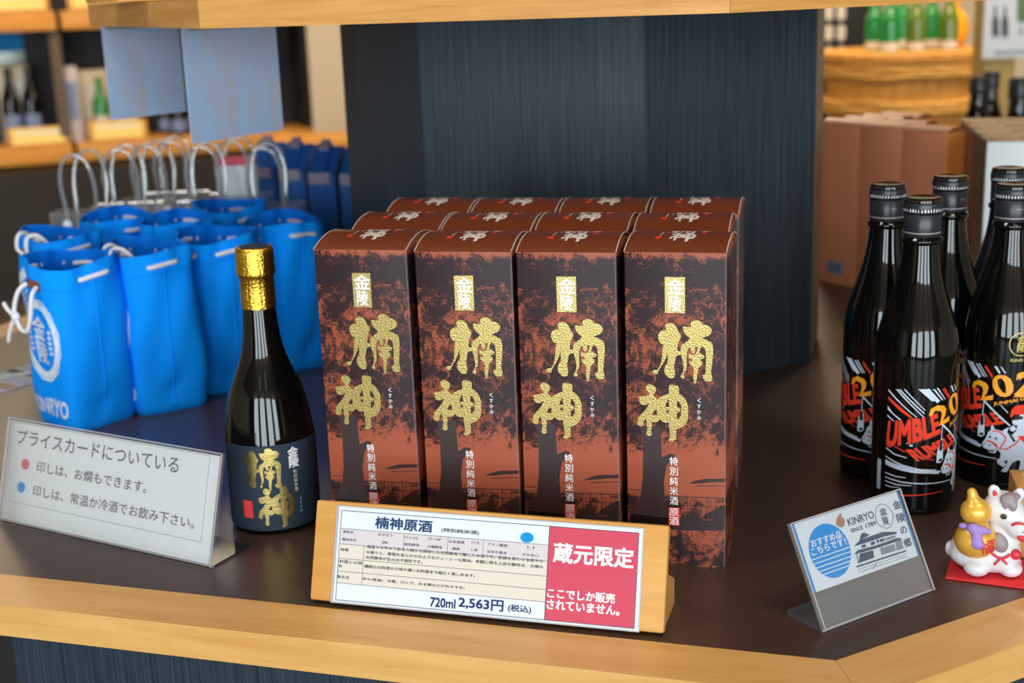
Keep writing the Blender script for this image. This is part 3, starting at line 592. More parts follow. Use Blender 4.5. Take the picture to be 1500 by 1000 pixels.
# ------------------------------------------------------------------ bottle with gold capsule
def gold_bottle():
    root = tag(empty('sake_bottle', (-0.239, 1.247, CT)), 'dark glass bottle with gold foil neck and slate label beside the cartons', 'bottle')
    prof = [(0.0, 0.001), (0.037, 0.0), (0.041, 0.0015), (0.0432, 0.005), (0.0436, 0.012), (0.0436, 0.04), (0.0436, 0.08), (0.0433, 0.09), (0.0412, 0.106), (0.0382, 0.122), (0.0340, 0.138), (0.0278, 0.153), (0.0222, 0.168), (0.0185, 0.184), (0.0168, 0.198), (0.0158, 0.212), (0.0152, 0.225), (0.015, 0.262), (0.0, 0.262)]
    b = MB(); b.lathe(prof[:4], 'glass_dark', 72); b.lathe(prof[3:], 'glass_dark', 72, smooth_prof=5); b.build('glass', root, 60)
    b = MB()
    lo = lambda l: cyl(0.0437, l)
    us = [-57 + 4 * i for i in range(40)]
    b.grid(lambda u, v: (*cyl(0.0437, 0.0003, lambda z: 0.0437 if z < .082 else 0.0437 - (z - .082) * 0.035)(u, v)[:2], v), us, [0.0055, 0.03, 0.06, 0.082, 0.0905], 'label_blue')
    cv = lambda l: cyl(0.0437, l, lambda z: 0.0437 if z < .082 else 0.0437 - (z - .082) * 0.035)
    deg = lambda rings, k, cu, cz: [[(math.degrees((x) / 0.0437) + cu, y + cz) for x, y in r] for r in scaled(rings, k, 0, 0)]
    b.flat(deg(KUSU, 0.755, -4.5, 0.0675), 'gold', cv(0.0006), 5)
    b.flat(deg(KAMI, 0.80, 11.5, 0.0285), 'gold', cv(0.0006), 5)
    b.text('金', (31, 0.0765, 45, 0.0860), 'white_ink', cv(0.0006), bold=0.03, maxlen=5); b.text('陵', (32, 0.0660, 45, 0.0762), 'white_ink', cv(0.0006), bold=0.03, maxlen=5)
    for i, ch in enumerate('特別純米酒'): b.text(ch, (36.5, 0.0598 - i * 0.0045, 41.2, 0.0634 - i * 0.0045), 'cream_ink', cv(0.0006), bold=0.01)
    for i, ch in enumerate('くすかみ'): b.text(ch, (42.3, 0.0318 - i * 0.0042, 45.5, 0.0346 - i * 0.0042), 'cream_ink', cv(0.0006))
    b.flat([[(-32, 0.0178), (-18.4, 0.0178), (-18.4, 0.0356), (-32, 0.0356)]], 'red_ink', cv(0.0005), 5)
    b.text('原', (-30.5, 0.0272, -20, 0.0348), 'rose', cv(0.0007), maxlen=5); b.text('酒', (-30.5, 0.0186, -20, 0.0262), 'rose', cv(0.0007), maxlen=5)
    b.build('label', root, 60)
    b = MB()
    foil = [(0.0164, 0.2160), (0.0163, 0.232), (0.0161, 0.2445), (0.0170, 0.2462), (0.0181, 0.2480), (0.0183, 0.2500), (0.0179, 0.2520), (0.0182, 0.254), (0.0178, 0.256), (0.0180, 0.2620), (0.0178, 0.2700), (0.0172, 0.2725), (0.0160, 0.2738), (0.0, 0.2738)]
    seg = 90; v = []; rnd = random.Random(5); jit = [rnd.uniform(-1, 1) for _ in range(seg)]
    for i, (r, z) in enumerate(foil):
        for k in range(seg):
            a = 2 * math.pi * k / seg; q = r + (0.00022 * jit[k] * (1 if i < 10 else 0.3) if r > 0 else 0); v.append((q * math.sin(a), -q * math.cos(a), z))
    b.add(v, [(i * seg + k, i * seg + (k + 1) % seg, (i + 1) * seg + (k + 1) % seg, (i + 1) * seg + k) for i in range(len(foil) - 1) for k in range(seg)], 'goldfoil')
    fo = b.build('foil_capsule', root, 60)
    b = MB(); b.lathe([(0.0135, 0.2736), (0.0135, 0.2742), (0.0, 0.2743)], 'label_blue', 40); tag(b.build('cap_seal', fo), 'dark round seal on the capsule top')
gold_bottle()

# ------------------------------------------------------------------ screw-cap bottles with racing print
def race_bottle():
    root = empty('sake_bottle', (0, 0, 0)); RB = 0.0392
    pr = lambda z: RB if z < 0.155 else RB - 0.9 * (z - 0.155) ** 1.6
    prof = [(0.039, 0.005), (0.0392, 0.012), (0.0392, 0.06), (0.0392, 0.12), (0.0390, 0.15), (0.0378, 0.165), (0.0350, 0.179), (0.0308, 0.192), (0.0262, 0.206), (0.0215, 0.222), (0.0187, 0.236), (0.0172, 0.248), (0.0166, 0.257)]
    b = MB(); b.lathe([(0.0, 0.002), (0.034, 0.0), (0.0375, 0.0012), (0.039, 0.005)], 'glass_dark', 64)
    b.lathe(prof, 'glass_dark', 64, smooth_prof=4)
    b.lathe([(0.0166, 0.2565), (0.0184, 0.2580), (0.0188, 0.2598), (0.0184, 0.2616), (0.0164, 0.2630), (0.0160, 0.268)], 'glass_dark', 64, cap=False)
    b.build('glass', root, 60)
    b = MB(); c = lambda l: cyl(RB, l)
    sh = lambda ring, d=-68: [(u + d, v * 0.001) for u, v in ring]
    for r in ST_W: b.flat([sh(r)], 'ice_ink', c(0.00015), 5)
    for r in ST_R: b.flat([sh(r)], 'red_ink', c(0.0002), 5)
    def quad(TL, TR, BR, BL, d=-68):
        def fn(l):
            g = c(l)
            def f(u, v):
                q = [(1 - u) * (1 - v), u * (1 - v), u * v, (1 - u) * v]
                p = [BL, BR, TR, TL]
                return g(sum(a * w[0] for a, w in zip(q, p)) + d, 0.001 * sum(a * w[1] for a, w in zip(q, p)))
            return f
        return fn
    q1 = quad((-52.7, 90), (13.3, 100.5), (19.8, 82.4), (-55.7, 65.5)); q2 = quad((-25.9, 65.1), (40.3, 79), (51.5, 69.3), (-11, 55.5))
    for q, wd in ((q1, 'UMBLE'), (q2, 'RUMBLE')):
        b.text(wd, (0.004, -0.03, 1.004, 0.97), 'black_ink', q(0.0003), bold=0.09, maxlen=0.09)
        b.text(wd, (0, 0, 1, 1), 'red_ink', q(0.0004), bold=0.055, maxlen=0.09)
    b.flat([sh(TWO)], 'orange_ink', c(0.00045), 5)
    b.flat([[(u, v * .001) for u, v in r] for r in ZERO], 'orange_ink', c(0.0004), 5)
    b.text('2', (-3, 0.097, 21, 0.120), 'orange_ink', c(0.0004), bold=0.05, maxlen=5, skew=100); b.text('6', (26, 0.099, 50, 0.123), 'orange_ink', c(0.0004), bold=0.05, maxlen=5, skew=100)
    b.text('JUNMAI GENSHU', (0, 0, 1, 1), 'orange_ink', quad((-32, 89.5), (40, 101), (41, 95.5), (-31, 85.5), 0)(0.00045), bold=0.03, maxlen=0.12)
    for r in HORSE['w']: b.flat([[(u, v * .001) for u, v in r]], 'ice_ink', c(0.0005), 5)
    # rump, hind legs and tail of the running horse, rider's body
    b.flat([[(-8, 0.053), (0, 0.060), (14, 0.062), (28, 0.058), (36, 0.050), (38, 0.036), (46, 0.026), (42, 0.022), (32, 0.032), (24, 0.036), (18, 0.020), (8, 0.014), (10, 0.024), (12, 0.034), (2, 0.036), (-8, 0.040)]], 'ice_ink', c(0.00048), 5)
    b.flat([[(6, 0.080), (14, 0.082), (22, 0.074), (24, 0.064), (14, 0.060), (2, 0.062)]], 'ice_ink', c(0.00052), 5)
    for r in HORSE['r']: b.flat([[(u, v * .001) for u, v in r]], 'red_ink', c(0.0006), 5)
    for r in HORSE['k']: b.flat([[(u, v * .001) for u, v in r]], 'black_ink', c(0.0007), 5)
    # gold crest on the shoulder
    cp = lambda l: cyl(RB, l, pr)
    n = 28; ring = lambda r: [(2 + math.degrees(r * math.cos(2 * math.pi * k / n) / RB), 0.149 + r * math.sin(2 * math.pi * k / n)) for k in range(n)]
    b.flat([ring(0.0120), ring(0.0112)], 'gold', cp(0.0004), 5)
    b.text('金', (-4, 0.1495, 8, 0.1575), 'gold', cp(0.0004), bold=0.02, maxlen=5); b.text('陵', (-4, 0.1410, 8, 0.1490), 'gold', cp(0.0004), bold=0.02, maxlen=5)
    b.text('KINRYO', (-12, 0.1315, 16, 0.1345), 'gold', cp(0.0004), bold=0.01, maxlen=5)
    b.flat([[(-140, 0.02), (-132, 0.02), (-132, 0.05), (-140, 0.05)]], 'ice_ink', c(0.0002), 5)
    b.build('printed_picture', root, 60)
    b = MB()
    b.lathe([(0.0166, 0.2640), (0.0170, 0.2650), (0.0170, 0.2845), (0.0166, 0.2850)], 'black_cap', 56, cap=False)
    k = 84; v = []
    for r, z in ((0.0172, 0.2856), (0.0176, 0.2862), (0.0176, 0.2935), (0.0170, 0.2950)):
        for i in range(k):
            q = r + (0.00022 if i % 2 else 0); a = 2 * math.pi * i / k; v.append((q * math.sin(a), -q * math.cos(a), z))
    b.add(v, [(j * k + i, j * k + (i + 1) % k, (j + 1) * k + (i + 1) % k, (j + 1) * k + i) for j in range(3) for i in range(k)], 'black_cap')
    b.lathe([(0.0170, 0.2948), (0.0172, 0.2965), (0.0165, 0.2988), (0.0148, 0.2998), (0.0136, 0.2996), (0.0, 0.2992)], 'cap_top', 56)
    rn = random.Random(3)
    for i in range(40):
        a = i * 9; w = rn.uniform(2.6, 5.5); z0 = 0.2872 + rn.uniform(0, .0006); z1 = 0.2902 + rn.uniform(-.0006, .0003)
        b.flat([[(a, z0), (a + w, z0), (a + w * .9, z1), (a + w * .2, z1)]], 'snap', cyl(0.0178, 0.0001), 5)
    for z in (0.2672, 0.2680): b.lathe([(0.0171, z), (0.01715, z + 0.0002), (0.0171, z + 0.0004)], 'acrylic_edge', 56, cap=False)
    sc_ = b.build('screw_cap', root, 40)
    b = MB(); b.flat([[(-18, 0.2705), (14, 0.2695), (14, 0.2690), (-17, 0.2698), (-17.6, 0.279), (-19, 0.280), (-19, 0.2705)]], 'black_ink', cyl(0.0171, 0.0001), 5)
    b.flat([[(-8, 0.277), (12, 0.2765), (12, 0.2768), (-8, 0.2774)]], 'acrylic_edge', cyl(0.0171, 0.0001), 5)
    b.build('tear_tab', sc_)
    return root
rb = race_bottle()
for i, (x, y, rz, lab) in enumerate([
        (0.3850, 1.2340, 68, 'dark bottle with red racing lettering, frontmost, nearest the small house-picture sign'),
        (0.3775, 1.3240, 3, 'dark printed bottle at the left edge of its group, half hidden by the frontmost'),
        (0.4525, 1.3640, 30, 'dark printed bottle in the middle of its group, only cap and shoulder showing'),
        (0.4915, 1.2945, 0, 'dark printed bottle with white horse and rider picture behind the horse figurine'),
        (0.5270, 1.4060, 10, 'dark bottle farthest back in front of the white carton')]):
    o = rb if i == 0 else copy_tree(rb)
    o.location = (x, y, CT); o.rotation_euler = (0, 0, R(rz)); tag(o, lab, 'bottle', 'dark printed sake bottles')

# ------------------------------------------------------------------ wooden price stand with its card
mm = lambda v: v * 0.001
TP = R(19.8); YP = R(-16.42)
stand = tag(empty('price_stand', (-0.18, 1.05, CT), YP), 'leaning wooden price card stand on the front edge of the counter', 'price stand')
SL = 0.3030
b = MB(); f = tilted(TP, 0, 0.0006)
def slab(b, u0, u1, v0, v1, th, mat, fn, bevel=0.0012):
    X = Matrix.Translation(fn(0, 0)) @ Matrix.Rotation(-TP, 4, 'X')
    b.box(((u0 + u1) / 2, th / 2, (v0 + v1) / 2), (u1 - u0, th, v1 - v0), mat, bevel=bevel, T=X)
slab(b, 0, SL, 0.0035, 0.0880, 0.0095, 'beech_light', f, 0.0022)
b.build('face_board', stand)
b = MB(); P = [(0.014, 0.004), (0.062, 0.0), (0.066, 0.0), (0.066, 0.028), (0.030, 0.034), (0.0185, 0.026)]
P = [(0.0115, 0.0005), (0.066, 0.0), (0.066, 0.022), (0.0255, 0.045)]
T = Matrix(((0, 0, 1, 0), (1, 0, 0, 0), (0, 1, 0, 0), (0, 0, 0, 1)))
b.prism(P, 0.004, SL - 0.002, 'beech_light', T=T); b.build('rear_foot', stand)
card = tag(empty('price_card', (-0.18, 1.05, CT), YP), 'white printed price card with red right end mounted on the wooden stand', 'price card')
fc = lambda l: tilted(TP, 0, 0.0006, l)
def strip(b, u0, v0, u1, v1, mat, fn): b.flat([[(u0, v0), (u1, v0), (u1, v1), (u0, v1)]], mat, fn)
def sheet(b, u0, v0, u1, v1, l0, l1, mat):
    lo, hi = fc(l0), fc(l1); q = [(u0, v0), (u1, v0), (u1, v1), (u0, v1)]
    b.add([lo(*p) for p in q] + [hi(*p) for p in q], [(4, 5, 6, 7), (3, 2, 1, 0), (0, 1, 5, 4), (1, 2, 6, 5), (2, 3, 7, 6), (3, 0, 4, 7)], mat)
b = MB(); sheet(b, 0.0195, 0.0030, 0.2835, 0.0850, 0.0002, 0.0010, 'acrylic_edge'); b.build('backing', card, smooth=0)
b = MB(); sheet(b, 0.0222, 0.0042, 0.2825, 0.0840, 0.0010, 0.0016, 'paper')
f1 = fc(0.0017); f2 = fc(0.0018); f3 = fc(0.0019)
strip(b, 0.0245, 0.0200, 0.2062, 0.0654, 'paper_beige', f1); strip(b, 0.0245, 0.0525, 0.2062, 0.0654, 'paper_lilac', f2)
strip(b, 0.2062, 0.0058, 0.2795, 0.0805, 'pink', f2)
for u0, v0, u1, v1 in ((0.0245, 0.0805, 0.2795, 0.0809), (0.0245, 0.0056, 0.2795, 0.0060), (0.0244, 0.0056, 0.0248, 0.0809), (0.2793, 0.0056, 0.2797, 0.0809), (0.2060, 0.0056, 0.2064, 0.0809)):
    strip(b, u0, v0, u1, v1, 'navy', f3)
for v in (0.0654, 0.0525, 0.0404, 0.0297, 0.0199): strip(b, 0.0245, v, 0.2062, v + 0.0003, 'ink_grey', f3)
strip(b, 0.0470, 0.0200, 0.0473, 0.0525, 'ink_grey', f3)
for u in (0.0818, 0.1204, 0.1511): strip(b, u, 0.0525, u + 0.0003, 0.0654, 'ink_grey', f3)
b.flat([[(0.1878 + 0.0056 * math.cos(k * math.pi / 14), 0.0702 + 0.0041 * math.sin(k * math.pi / 14)) for k in range(28)]], 'cyan', f3)
for tx, u0, v, u1, h in PRICE_TEXT:
    big = h > 5
    col = 'white_ink' if u0 > 206 else ('navy' if big else 'ink_grey')
    h = h * (0.9 if not big else 1.0)
    b.text(tx, (mm(u0), mm(v - h / 2), mm(u1), mm(v + h / 2)), col, f3, bold=0.035 if u0 > 206 else (0.03 if tx[0] in '2楠7' else 0.022))
b.build('printed_sheet', card, smooth=0)

# ------------------------------------------------------------------ clear slanted holders and their cards
def holder(name, loc, yaw, tilt, Lw, Hs, foot, label, lip=True, mat='acrylic'):
    root = tag(empty(name, loc, R(yaw)), label, 'sign holder')
    f = lambda l: tilted(R(tilt), 0, 0.0008, l)
    def pane(b, l0, l1, u0, u1, v0, v1, m):
        q = [(u0, v0), (u1, v0), (u1, v1), (u0, v1)]; lo, hi = f(l0), f(l1)
        b.add([lo(*p) for p in q] + [hi(*p) for p in q], [(4, 5, 6, 7), (3, 2, 1, 0), (0, 1, 5, 4), (1, 2, 6, 5), (2, 3, 7, 6), (3, 0, 4, 7)], m)
    b = MB(); pane(b, 0.0026, 0.0036, 0, Lw, 0.0008, Hs, 'acrylic')
    for u0, u1, v0, v1 in ((0, 0.0009, 0, Hs), (Lw - 0.0009, Lw, 0, Hs), (0, Lw, Hs - 0.0007, Hs)): pane(b, 0.0025, 0.0037, u0, u1, v0, v1, 'acrylic_edge')
    b.build('front_panel', root, smooth=0)
    b = MB(); pane(b, -0.001, 0.0, 0, Lw, 0.0, Hs, mat); pane(b, 0.0, 0.0026, 0, Lw, Hs - 0.001, Hs, mat)
    b.build('back_panel', root, smooth=0)
    b = MB(); r = 0.005
    P = [(0, 0.001), (Lw, 0.001), (Lw, foot - r)] + [(Lw - r + r * math.cos(a * math.pi / 8), foot - r + r * math.sin(a * math.pi / 8)) for a in range(1, 5)] + [(r - r * math.sin(a * math.pi / 8), foot - r + r * math.cos(a * math.pi / 8)) for a in range(0, 5)]
    b.prism(P, 0.0, 0.0022, mat); b.tube([(0, 0.0006, 0.0013), (Lw, 0.0006, 0.0013)], 0.0011, 'acrylic_edge', sub=0)
    b.build('foot_plate', root)
    return f
NL = ( -0.521, 1.27, CT)
f = holder('acrylic_sign_holder', NL, -29.54, 16.7, 0.2785, 0.1040, 0.056, 'wide clear acrylic holder at the left of the counter, before the blue canvas bags')
card = tag(empty('notice_card', NL, R(-29.54)), 'grey white notice card with red and blue dots in the wide clear holder', 'notice card')
b = MB(); Lw, Hs = 0.2785, 0.1040
def leaf(b, f, u0, v0, u1, v1, l0, l1, mat):
    q = [(u0, v0), (u1, v0), (u1, v1), (u0, v1)]; lo, hi = f(l0), f(l1)
    b.add([lo(*p) for p in q] + [hi(*p) for p in q], [(4, 5, 6, 7), (3, 2, 1, 0), (0, 1, 5, 4), (1, 2, 6, 5), (2, 3, 7, 6), (3, 0, 4, 7)], mat)
leaf(b, f, 0.002, 0.002, Lw - 0.004, Hs - 0.003, 0.0006, 0.0014, 'paper_grey')
g1 = f(0.0016)
for u0, v0, u1, v1 in ((0.005, 0.0205, 0.2630, 0.0208), (0.005, 0.0997, 0.2630, 0.1000), (0.005, 0.0205, 0.0053, 0.1000), (0.2627, 0.0205, 0.2630, 0.1000)): strip(b, u0, v0, u1, v1, 'ink_grey', g1)
for (x, y), m in (((28.6, 59.9), 'rose'), ((26.1, 36.5), 'cyan')):
    b.flat([[(mm(x + 5.6 * math.cos(k * math.pi / 12)), mm(y + 5.4 * math.sin(k * math.pi / 12))) for k in range(24)]], m, g1)
for tx, u0, v, u1, h in NOTICE_TEXT:
    b.text(tx, (mm(u0), mm(v - h / 2), mm(u1), mm(v + h / 2)), 'ink_grey', g1, bold=0.006)
b.build('printed_sheet', card, smooth=0)

SRL = (0.236, 0.965, CT)
f = holder('acrylic_sign_holder', SRL, 32.05, 27.9, 0.1265, 0.0878, 0.043, 'scuffed small clear acrylic holder at the front right corner of the counter', mat='acrylic_worn')
card = tag(empty('sign_card', SRL, R(32.05)), 'white card with house drawing and blue oval in the small clear holder', 'sign card')
b = MB(); leaf(b, f, 0.0030, 0.0305, 0.1240, 0.0866, 0.0006, 0.0014, 'paper')
g1 = f(0.0016); g2 = f(0.0018); g3 = f(0.0020)
strip(b, 0.0030, 0.0305, 0.0050, 0.0866, 'cyan', g1); strip(b, 0.1224, 0.0305, 0.1240, 0.0866, 'cyan', g1)
ov = lambda t: (0.0323 + 0.0216 * math.cos(t), 0.0577 + 0.0218 * math.sin(t))
b.flat([[ov(k * math.pi / 24) for k in range(48)]], 'cyan', g1)
for v in (0.0553, 0.0517, 0.0481, 0.0447, 0.0416):
    h = 0.00085
    w0 = 0.0216 * math.sqrt(max(0, 1 - ((v - 0.0577) / 0.0218) ** 2))
    strip(b, 0.0323 - w0, v - h / 2, 0.0323 + w0, v + h / 2, 'paper', g2)
for tx, u0, v, u1, h in SIGN_TEXT:
    wh = tx[0] in 'おこ'
    b.text(tx, (mm(u0), mm(v - h / 2), mm(u1), mm(v + h / 2)), 'white_ink' if wh else 'ink_slate', g3 if wh else g2, bold=0.02 if wh else 0.012)
mmr = lambda r: [(mm(x), mm(y)) for x, y in r]
E_ = mmr(SIGN_ART['emblem']); ex = sum(p[0] for p in E_) / len(E_); ey = sum(p[1] for p in E_) / len(E_)
b.flat([E_, [(ex + (x - ex) * 0.95, ey + (y - ey) * 0.965) for x, y in E_]], 'ink_slate', g2)
for r in SIGN_ART['roofs'] + SIGN_ART['dark']: b.flat([mmr(r)], 'ink_slate', g2)
for r in SIGN_ART['lattice']: b.flat([mmr(r)], 'ink_mid', g2)
for r in SIGN_ART['thin']: b.flat([mmr(r)], 'ink_mid', g2)
b.flat([mmr(SIGN_ART['hand'])], 'skin_ink', g2)
b.build('printed_sheet', card, smooth=0)

# ------------------------------------------------------------------ blue canvas bags with rope
def canvas_bag(seed, hang=1, hgt=0.205):
    rnd = random.Random(seed); root = empty('canvas_bag', (0, 0, 0)); RA = 0.0500
    ph = [rnd.uniform(0, 6.28) for _ in range(6)]; amp = rnd.uniform(0.8, 1.2)
    def shape(a, z, off=0.0):
        t = z / hgt; n = 6.0 - 3.2 * min(1, t * 1.15)
        ca, sa = math.cos(a), math.sin(a)
        d = (abs(ca) ** n + abs(sa) ** n) ** (-1 / n)
        r = RA * (0.93 + 0.07 * math.sin(min(t, 1) * 2.4)) * d
        w = 0.0022 * amp * (math.sin(3 * a + ph[0] + 5 * t) * t + 0.6 * math.sin(7 * a + ph[1] - 9 * t) * (0.3 + t) + 0.9 * math.sin(2 * a + ph[2] + 14 * t) * (1 - t))
        if t > 0.86: w += 0.0016 * math.sin(11 * a + ph[3]) * (t - 0.86) / 0.14
        w -= 0.004 * math.exp(-((t - 0.16 - 0.05 * math.sin(4 * a)) / 0.05) ** 2) * (0.5 + 0.5 * math.cos(4 * a))
        r = r + w + off
        zz = z + (0.0045 * math.sin(a * 2 + ph[4]) + 0.003 * math.sin(a + ph[5])) * max(0, t - 0.5) * 2
        return (r * sa, -r * ca, zz)           # a = 0 looks towards the printed face
    n = 96; A = [2 * math.pi * k / n for k in range(n)]
    Z = [0.0, 0.004, 0.012, 0.024, 0.032, 0.04, 0.05, 0.065, 0.08, 0.095, 0.11, 0.125, 0.14, 0.155, 0.168, 0.178, 0.186, 0.194, 0.2, hgt]
    b = MB()
    b.grid(lambda a, z: shape(a, z, -0.003 if z == 0 else 0), A, Z, 'canvas', wrap=True)
    base = [shape(a, 0.0, -0.003) for a in A]; b.add(base, [tuple(range(n - 1, -1, -1))], 'canvas')
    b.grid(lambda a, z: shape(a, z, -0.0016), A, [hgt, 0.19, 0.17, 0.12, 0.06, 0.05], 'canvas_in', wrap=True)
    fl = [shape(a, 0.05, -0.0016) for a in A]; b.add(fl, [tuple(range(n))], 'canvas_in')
    rim = [(shape(a, hgt), shape(a, hgt, -0.0016)) for a in A]
    b.add([p for q in rim for p in q], [(2 * i, 2 * ((i + 1) % n), 2 * ((i + 1) % n) + 1, 2 * i + 1) for i in range(n)], 'canvas')
    for a in (math.pi / 2, math.pi, 1.5 * math.pi):                         # side seams
        b.tube([shape(a, z, 0.0002) for z in Z[2:-1]], 0.0010, 'canvas', seg=6, sub=0)
    b.tube([shape(a, hgt - 0.026, 0.0001) for a in A[::2] + [0]], 0.0004, 'canvas_in', seg=5, sub=0)   # hem stitching
    b.build('bag_body', root, 70)
    # print: house emblem and name on the face
    def face(l):
        def fn(u, v):
            a = math.atan2(u, 0.052); return shape(a, v, l)
        return fn
    b = MB(); cz = 0.112; oc = lambda r, k: [(0.94 * r * math.sin(2 * math.pi * (i + .5) / k), cz + 1.17 * r * math.cos(2 * math.pi * (i + .5) / k)) for i in range(k)]
    b.flat([oc(0.0455, 12), oc(0.0428, 12)], 'bag_white', face(0.0008), 0.006)
    b.flat([oc(0.0412, 30), oc(0.0340, 30)], 'bag_white', face(0.0008), 0.006)
    b.text('金', (-0.0145, cz + 0.001, 0.0145, cz + 0.029), 'bag_white', face(0.001), bold=0.028, maxlen=0.006)
    b.text('陵', (-0.0135, cz - 0.029, 0.0135, cz - 0.001), 'bag_white', face(0.001), bold=0.028, maxlen=0.006)
    for i in range(5):
        for sx in (-1, 1): strip(b, sx * 0.0235 - 0.0034, cz - 0.016 + i * 0.0068, sx * 0.0235 + 0.0034, cz - 0.012 + i * 0.0068, 'bag_white', face(0.0008))
    b.text('KINRYO', (-0.043, 0.018, 0.041, 0.0375), 'bag_white', face(0.0009), bold=0.035, maxlen=0.006)
    b.build('printed_emblem', root, 60)
    b = MB(); strip_pts = [(-0.015, 0.176), (0.015, 0.176), (0.015, 0.188), (-0.015, 0.188)]
    b.flat([strip_pts], 'leather', face(0.0016), 0.006); b.build('leather_patch', root, 60)
    # rope: stitches outside and inside the rim, loops at the patch
    b = MB(); zr = hgt - 0.0165
    for a0, a1, off in ((1.22, 1.95, 0.0026), (2.75, 3.45, 0.0026), (4.3, 5.0, 0.0026), (2.1, 2.6, -0.005), (3.6, 4.1, -0.005), (0.55, 1.05, -0.005), (5.2, 5.7, -0.005)):
        P = [shape(a0, zr, -0.0012 if off > 0 else -0.004)] + [shape(a0 + (a1 - a0) * t, zr + 0.0008 * math.sin(3 * t), off) for t in (0.12, 0.35, 0.65, 0.88)] + [shape(a1, zr, -0.0012 if off > 0 else -0.004)]
        b.tube(P, 0.0029, 'rope', seg=8, sub=4)
    if hang == 1:
        e0, e1 = shape(-0.16, 0.181, 0.003), shape(0.2, 0.181, 0.003)
        y = e0[1]
        b.tube([e0, (e0[0] - 0.006, y - 0.009, 0.172), (e0[0] - 0.012, y - 0.014, 0.150), (e0[0] - 0.009, y - 0.013, 0.137)], 0.0027, 'rope', seg=8)
        b.tube([e1, (e1[0] + 0.005, y - 0.009, 0.170), (e1[0] + 0.003, y - 0.013, 0.145), (e1[0] - 0.006, y - 0.014, 0.128), (e0[0] + 0.002, y - 0.0155, 0.128), (e0[0] - 0.009, y - 0.015, 0.14)], 0.0027, 'rope', seg=8)
        b.ball((e0[0] - 0.009, y - 0.015, 0.142), (0.0062, 0.005, 0.0062), 'rope')
        b.tube([(e0[0] - 0.010, y - 0.016, 0.143), (e0[0] - 0.020, y - 0.018, 0.150), (e0[0] - 0.027, y - 0.018, 0.157)], 0.0025, 'rope', seg=8)
        b.tube([(e0[0] - 0.010, y - 0.016, 0.140), (e0[0] - 0.018, y - 0.019, 0.126), (e0[0] - 0.026, y - 0.019, 0.110)], 0.0025, 'rope', seg=8)
    elif hang == 2:
        e0, e1 = shape(-0.16, 0.181, 0.002), shape(0.2, 0.181, 0.002)
        for e, dx in ((e0, -0.004), (e1, 0.004)):
            b.tube([e, (e[0] + dx, e[1] - 0.006, 0.190), (e[0] + dx, e[1] - 0.003, 0.206), (e[0] + dx * 2, e[1] + 0.008, 0.208), (e[0] + dx * 2.5, e[1] + 0.020, 0.196), (e[0] + dx, e[1] + 0.03, 0.18)], 0.0027, 'rope', seg=8)
        b.ball((0, e0[1] + 0.018, 0.198), (0.006, 0.006, 0.005), 'rope')
    tag(b.build('drawstring', root, 60), 'white rope drawstring')
    return root
bag_kinds = [canvas_bag(11, 1), canvas_bag(23, 2), canvas_bag(37, 0)]
bags = [(-0.531, 1.605, -42, 0, 'blue canvas bag with rope knot hanging outside, right behind the wide notice holder'),
        (-0.4475, 1.662, -60, 1, 'blue canvas bag to the right of the one with the hanging rope knot'),
        (-0.600, 1.790, -48, 1, 'blue canvas bag at the far left back with rope loops over its rim'),
        (-0.557, 1.920, -46, 2, 'blue canvas bag second from left in the row behind the knotted one'),
        (-0.458, 1.872, -46, 2, 'blue canvas bag behind the pair at the front, brown patch below its rim'),
        (-0.381, 1.742, -60, 0, 'blue canvas bag standing directly behind the gold-necked bottle'),
        (-0.307, 1.832, -52, 2, 'blue canvas bag nearest the carton rows, right behind the gold neck'),
        (-0.414, 1.998, -44, 0, 'blue canvas bag farthest back with a knotted cord across its mouth')]
used = set()
for x, y, rz, kind, lab in bags:
    src = bag_kinds[kind]
    o = src if kind not in used else copy_tree(src); used.add(kind)
    o.location = (x, y, CT); o.rotation_euler = (0, 0, R(rz)); tag(o, lab, 'bag', 'blue canvas gift bags')

# ------------------------------------------------------------------ clear vinyl carrier bags
def vinyl_bag():
    root = empty('vinyl_bag', (0, 0, 0)); w, d, h = 0.052, 0.021, 0.188
    P = [(-w, -d), (w, -d), (w + 0.004, 0), (w, d), (-w, d), (-w - 0.004, 0)]
    b = MB(); n = 6
    b.add([(x * 0.92, y * 0.92, 0.001) for x, y in P] + [(x, y, h) for x, y in P], [(i, (i + 1) % n, n + (i + 1) % n, n + i) for i in range(n)] + [tuple(range(n - 1, -1, -1))], 'vinyl')
    film = b.build('film', root, smooth=0)
    b = MB()
    b.tube([(x, y, h) for x, y in P + P[:1]], 0.0012, 'tube', seg=6, sub=0); b.build('rim', film)
    for s in (-1, 1):
        y = s * d * 1.02; lean = s * 0.006
        b = MB(); b.tube([(-0.024, y, h - 0.03), (-0.0245, y, h + 0.005), (-0.026, y + lean, h + 0.05), (-0.017, y + lean * 1.6, h + 0.082), (0, y + lean * 1.8, h + 0.091), (0.017, y + lean * 1.6, h + 0.082), (0.026, y + lean, h + 0.05), (0.0245, y, h + 0.005), (0.024, y, h - 0.03)], 0.0032, 'tube', seg=8, sub=4)
        b.build('handle', root, 60)
    for x in (-0.024, 0.024):
        b = MB(); b.ball((x, -d - 0.003, h - 0.016), (0.0075, 0.003, 0.0075), 'snap'); b.build('snap_button', film)
    return root
vb = vinyl_bag()
vpos = [(-0.652, 2.080, -4, 'leftmost of its kind'), (-0.604, 2.135, 3, 'second from left'), (-0.572, 2.190, -3, 'third from left'),
        (-0.552, 2.245, 4, 'fourth from left, set far back'), (-0.474, 2.130, 3, 'fifth from left'), (-0.440, 2.205, -2, 'sixth from left, holding the white packet'), (-0.370, 2.082, 3, 'rightmost, beside the navy folded bags')]
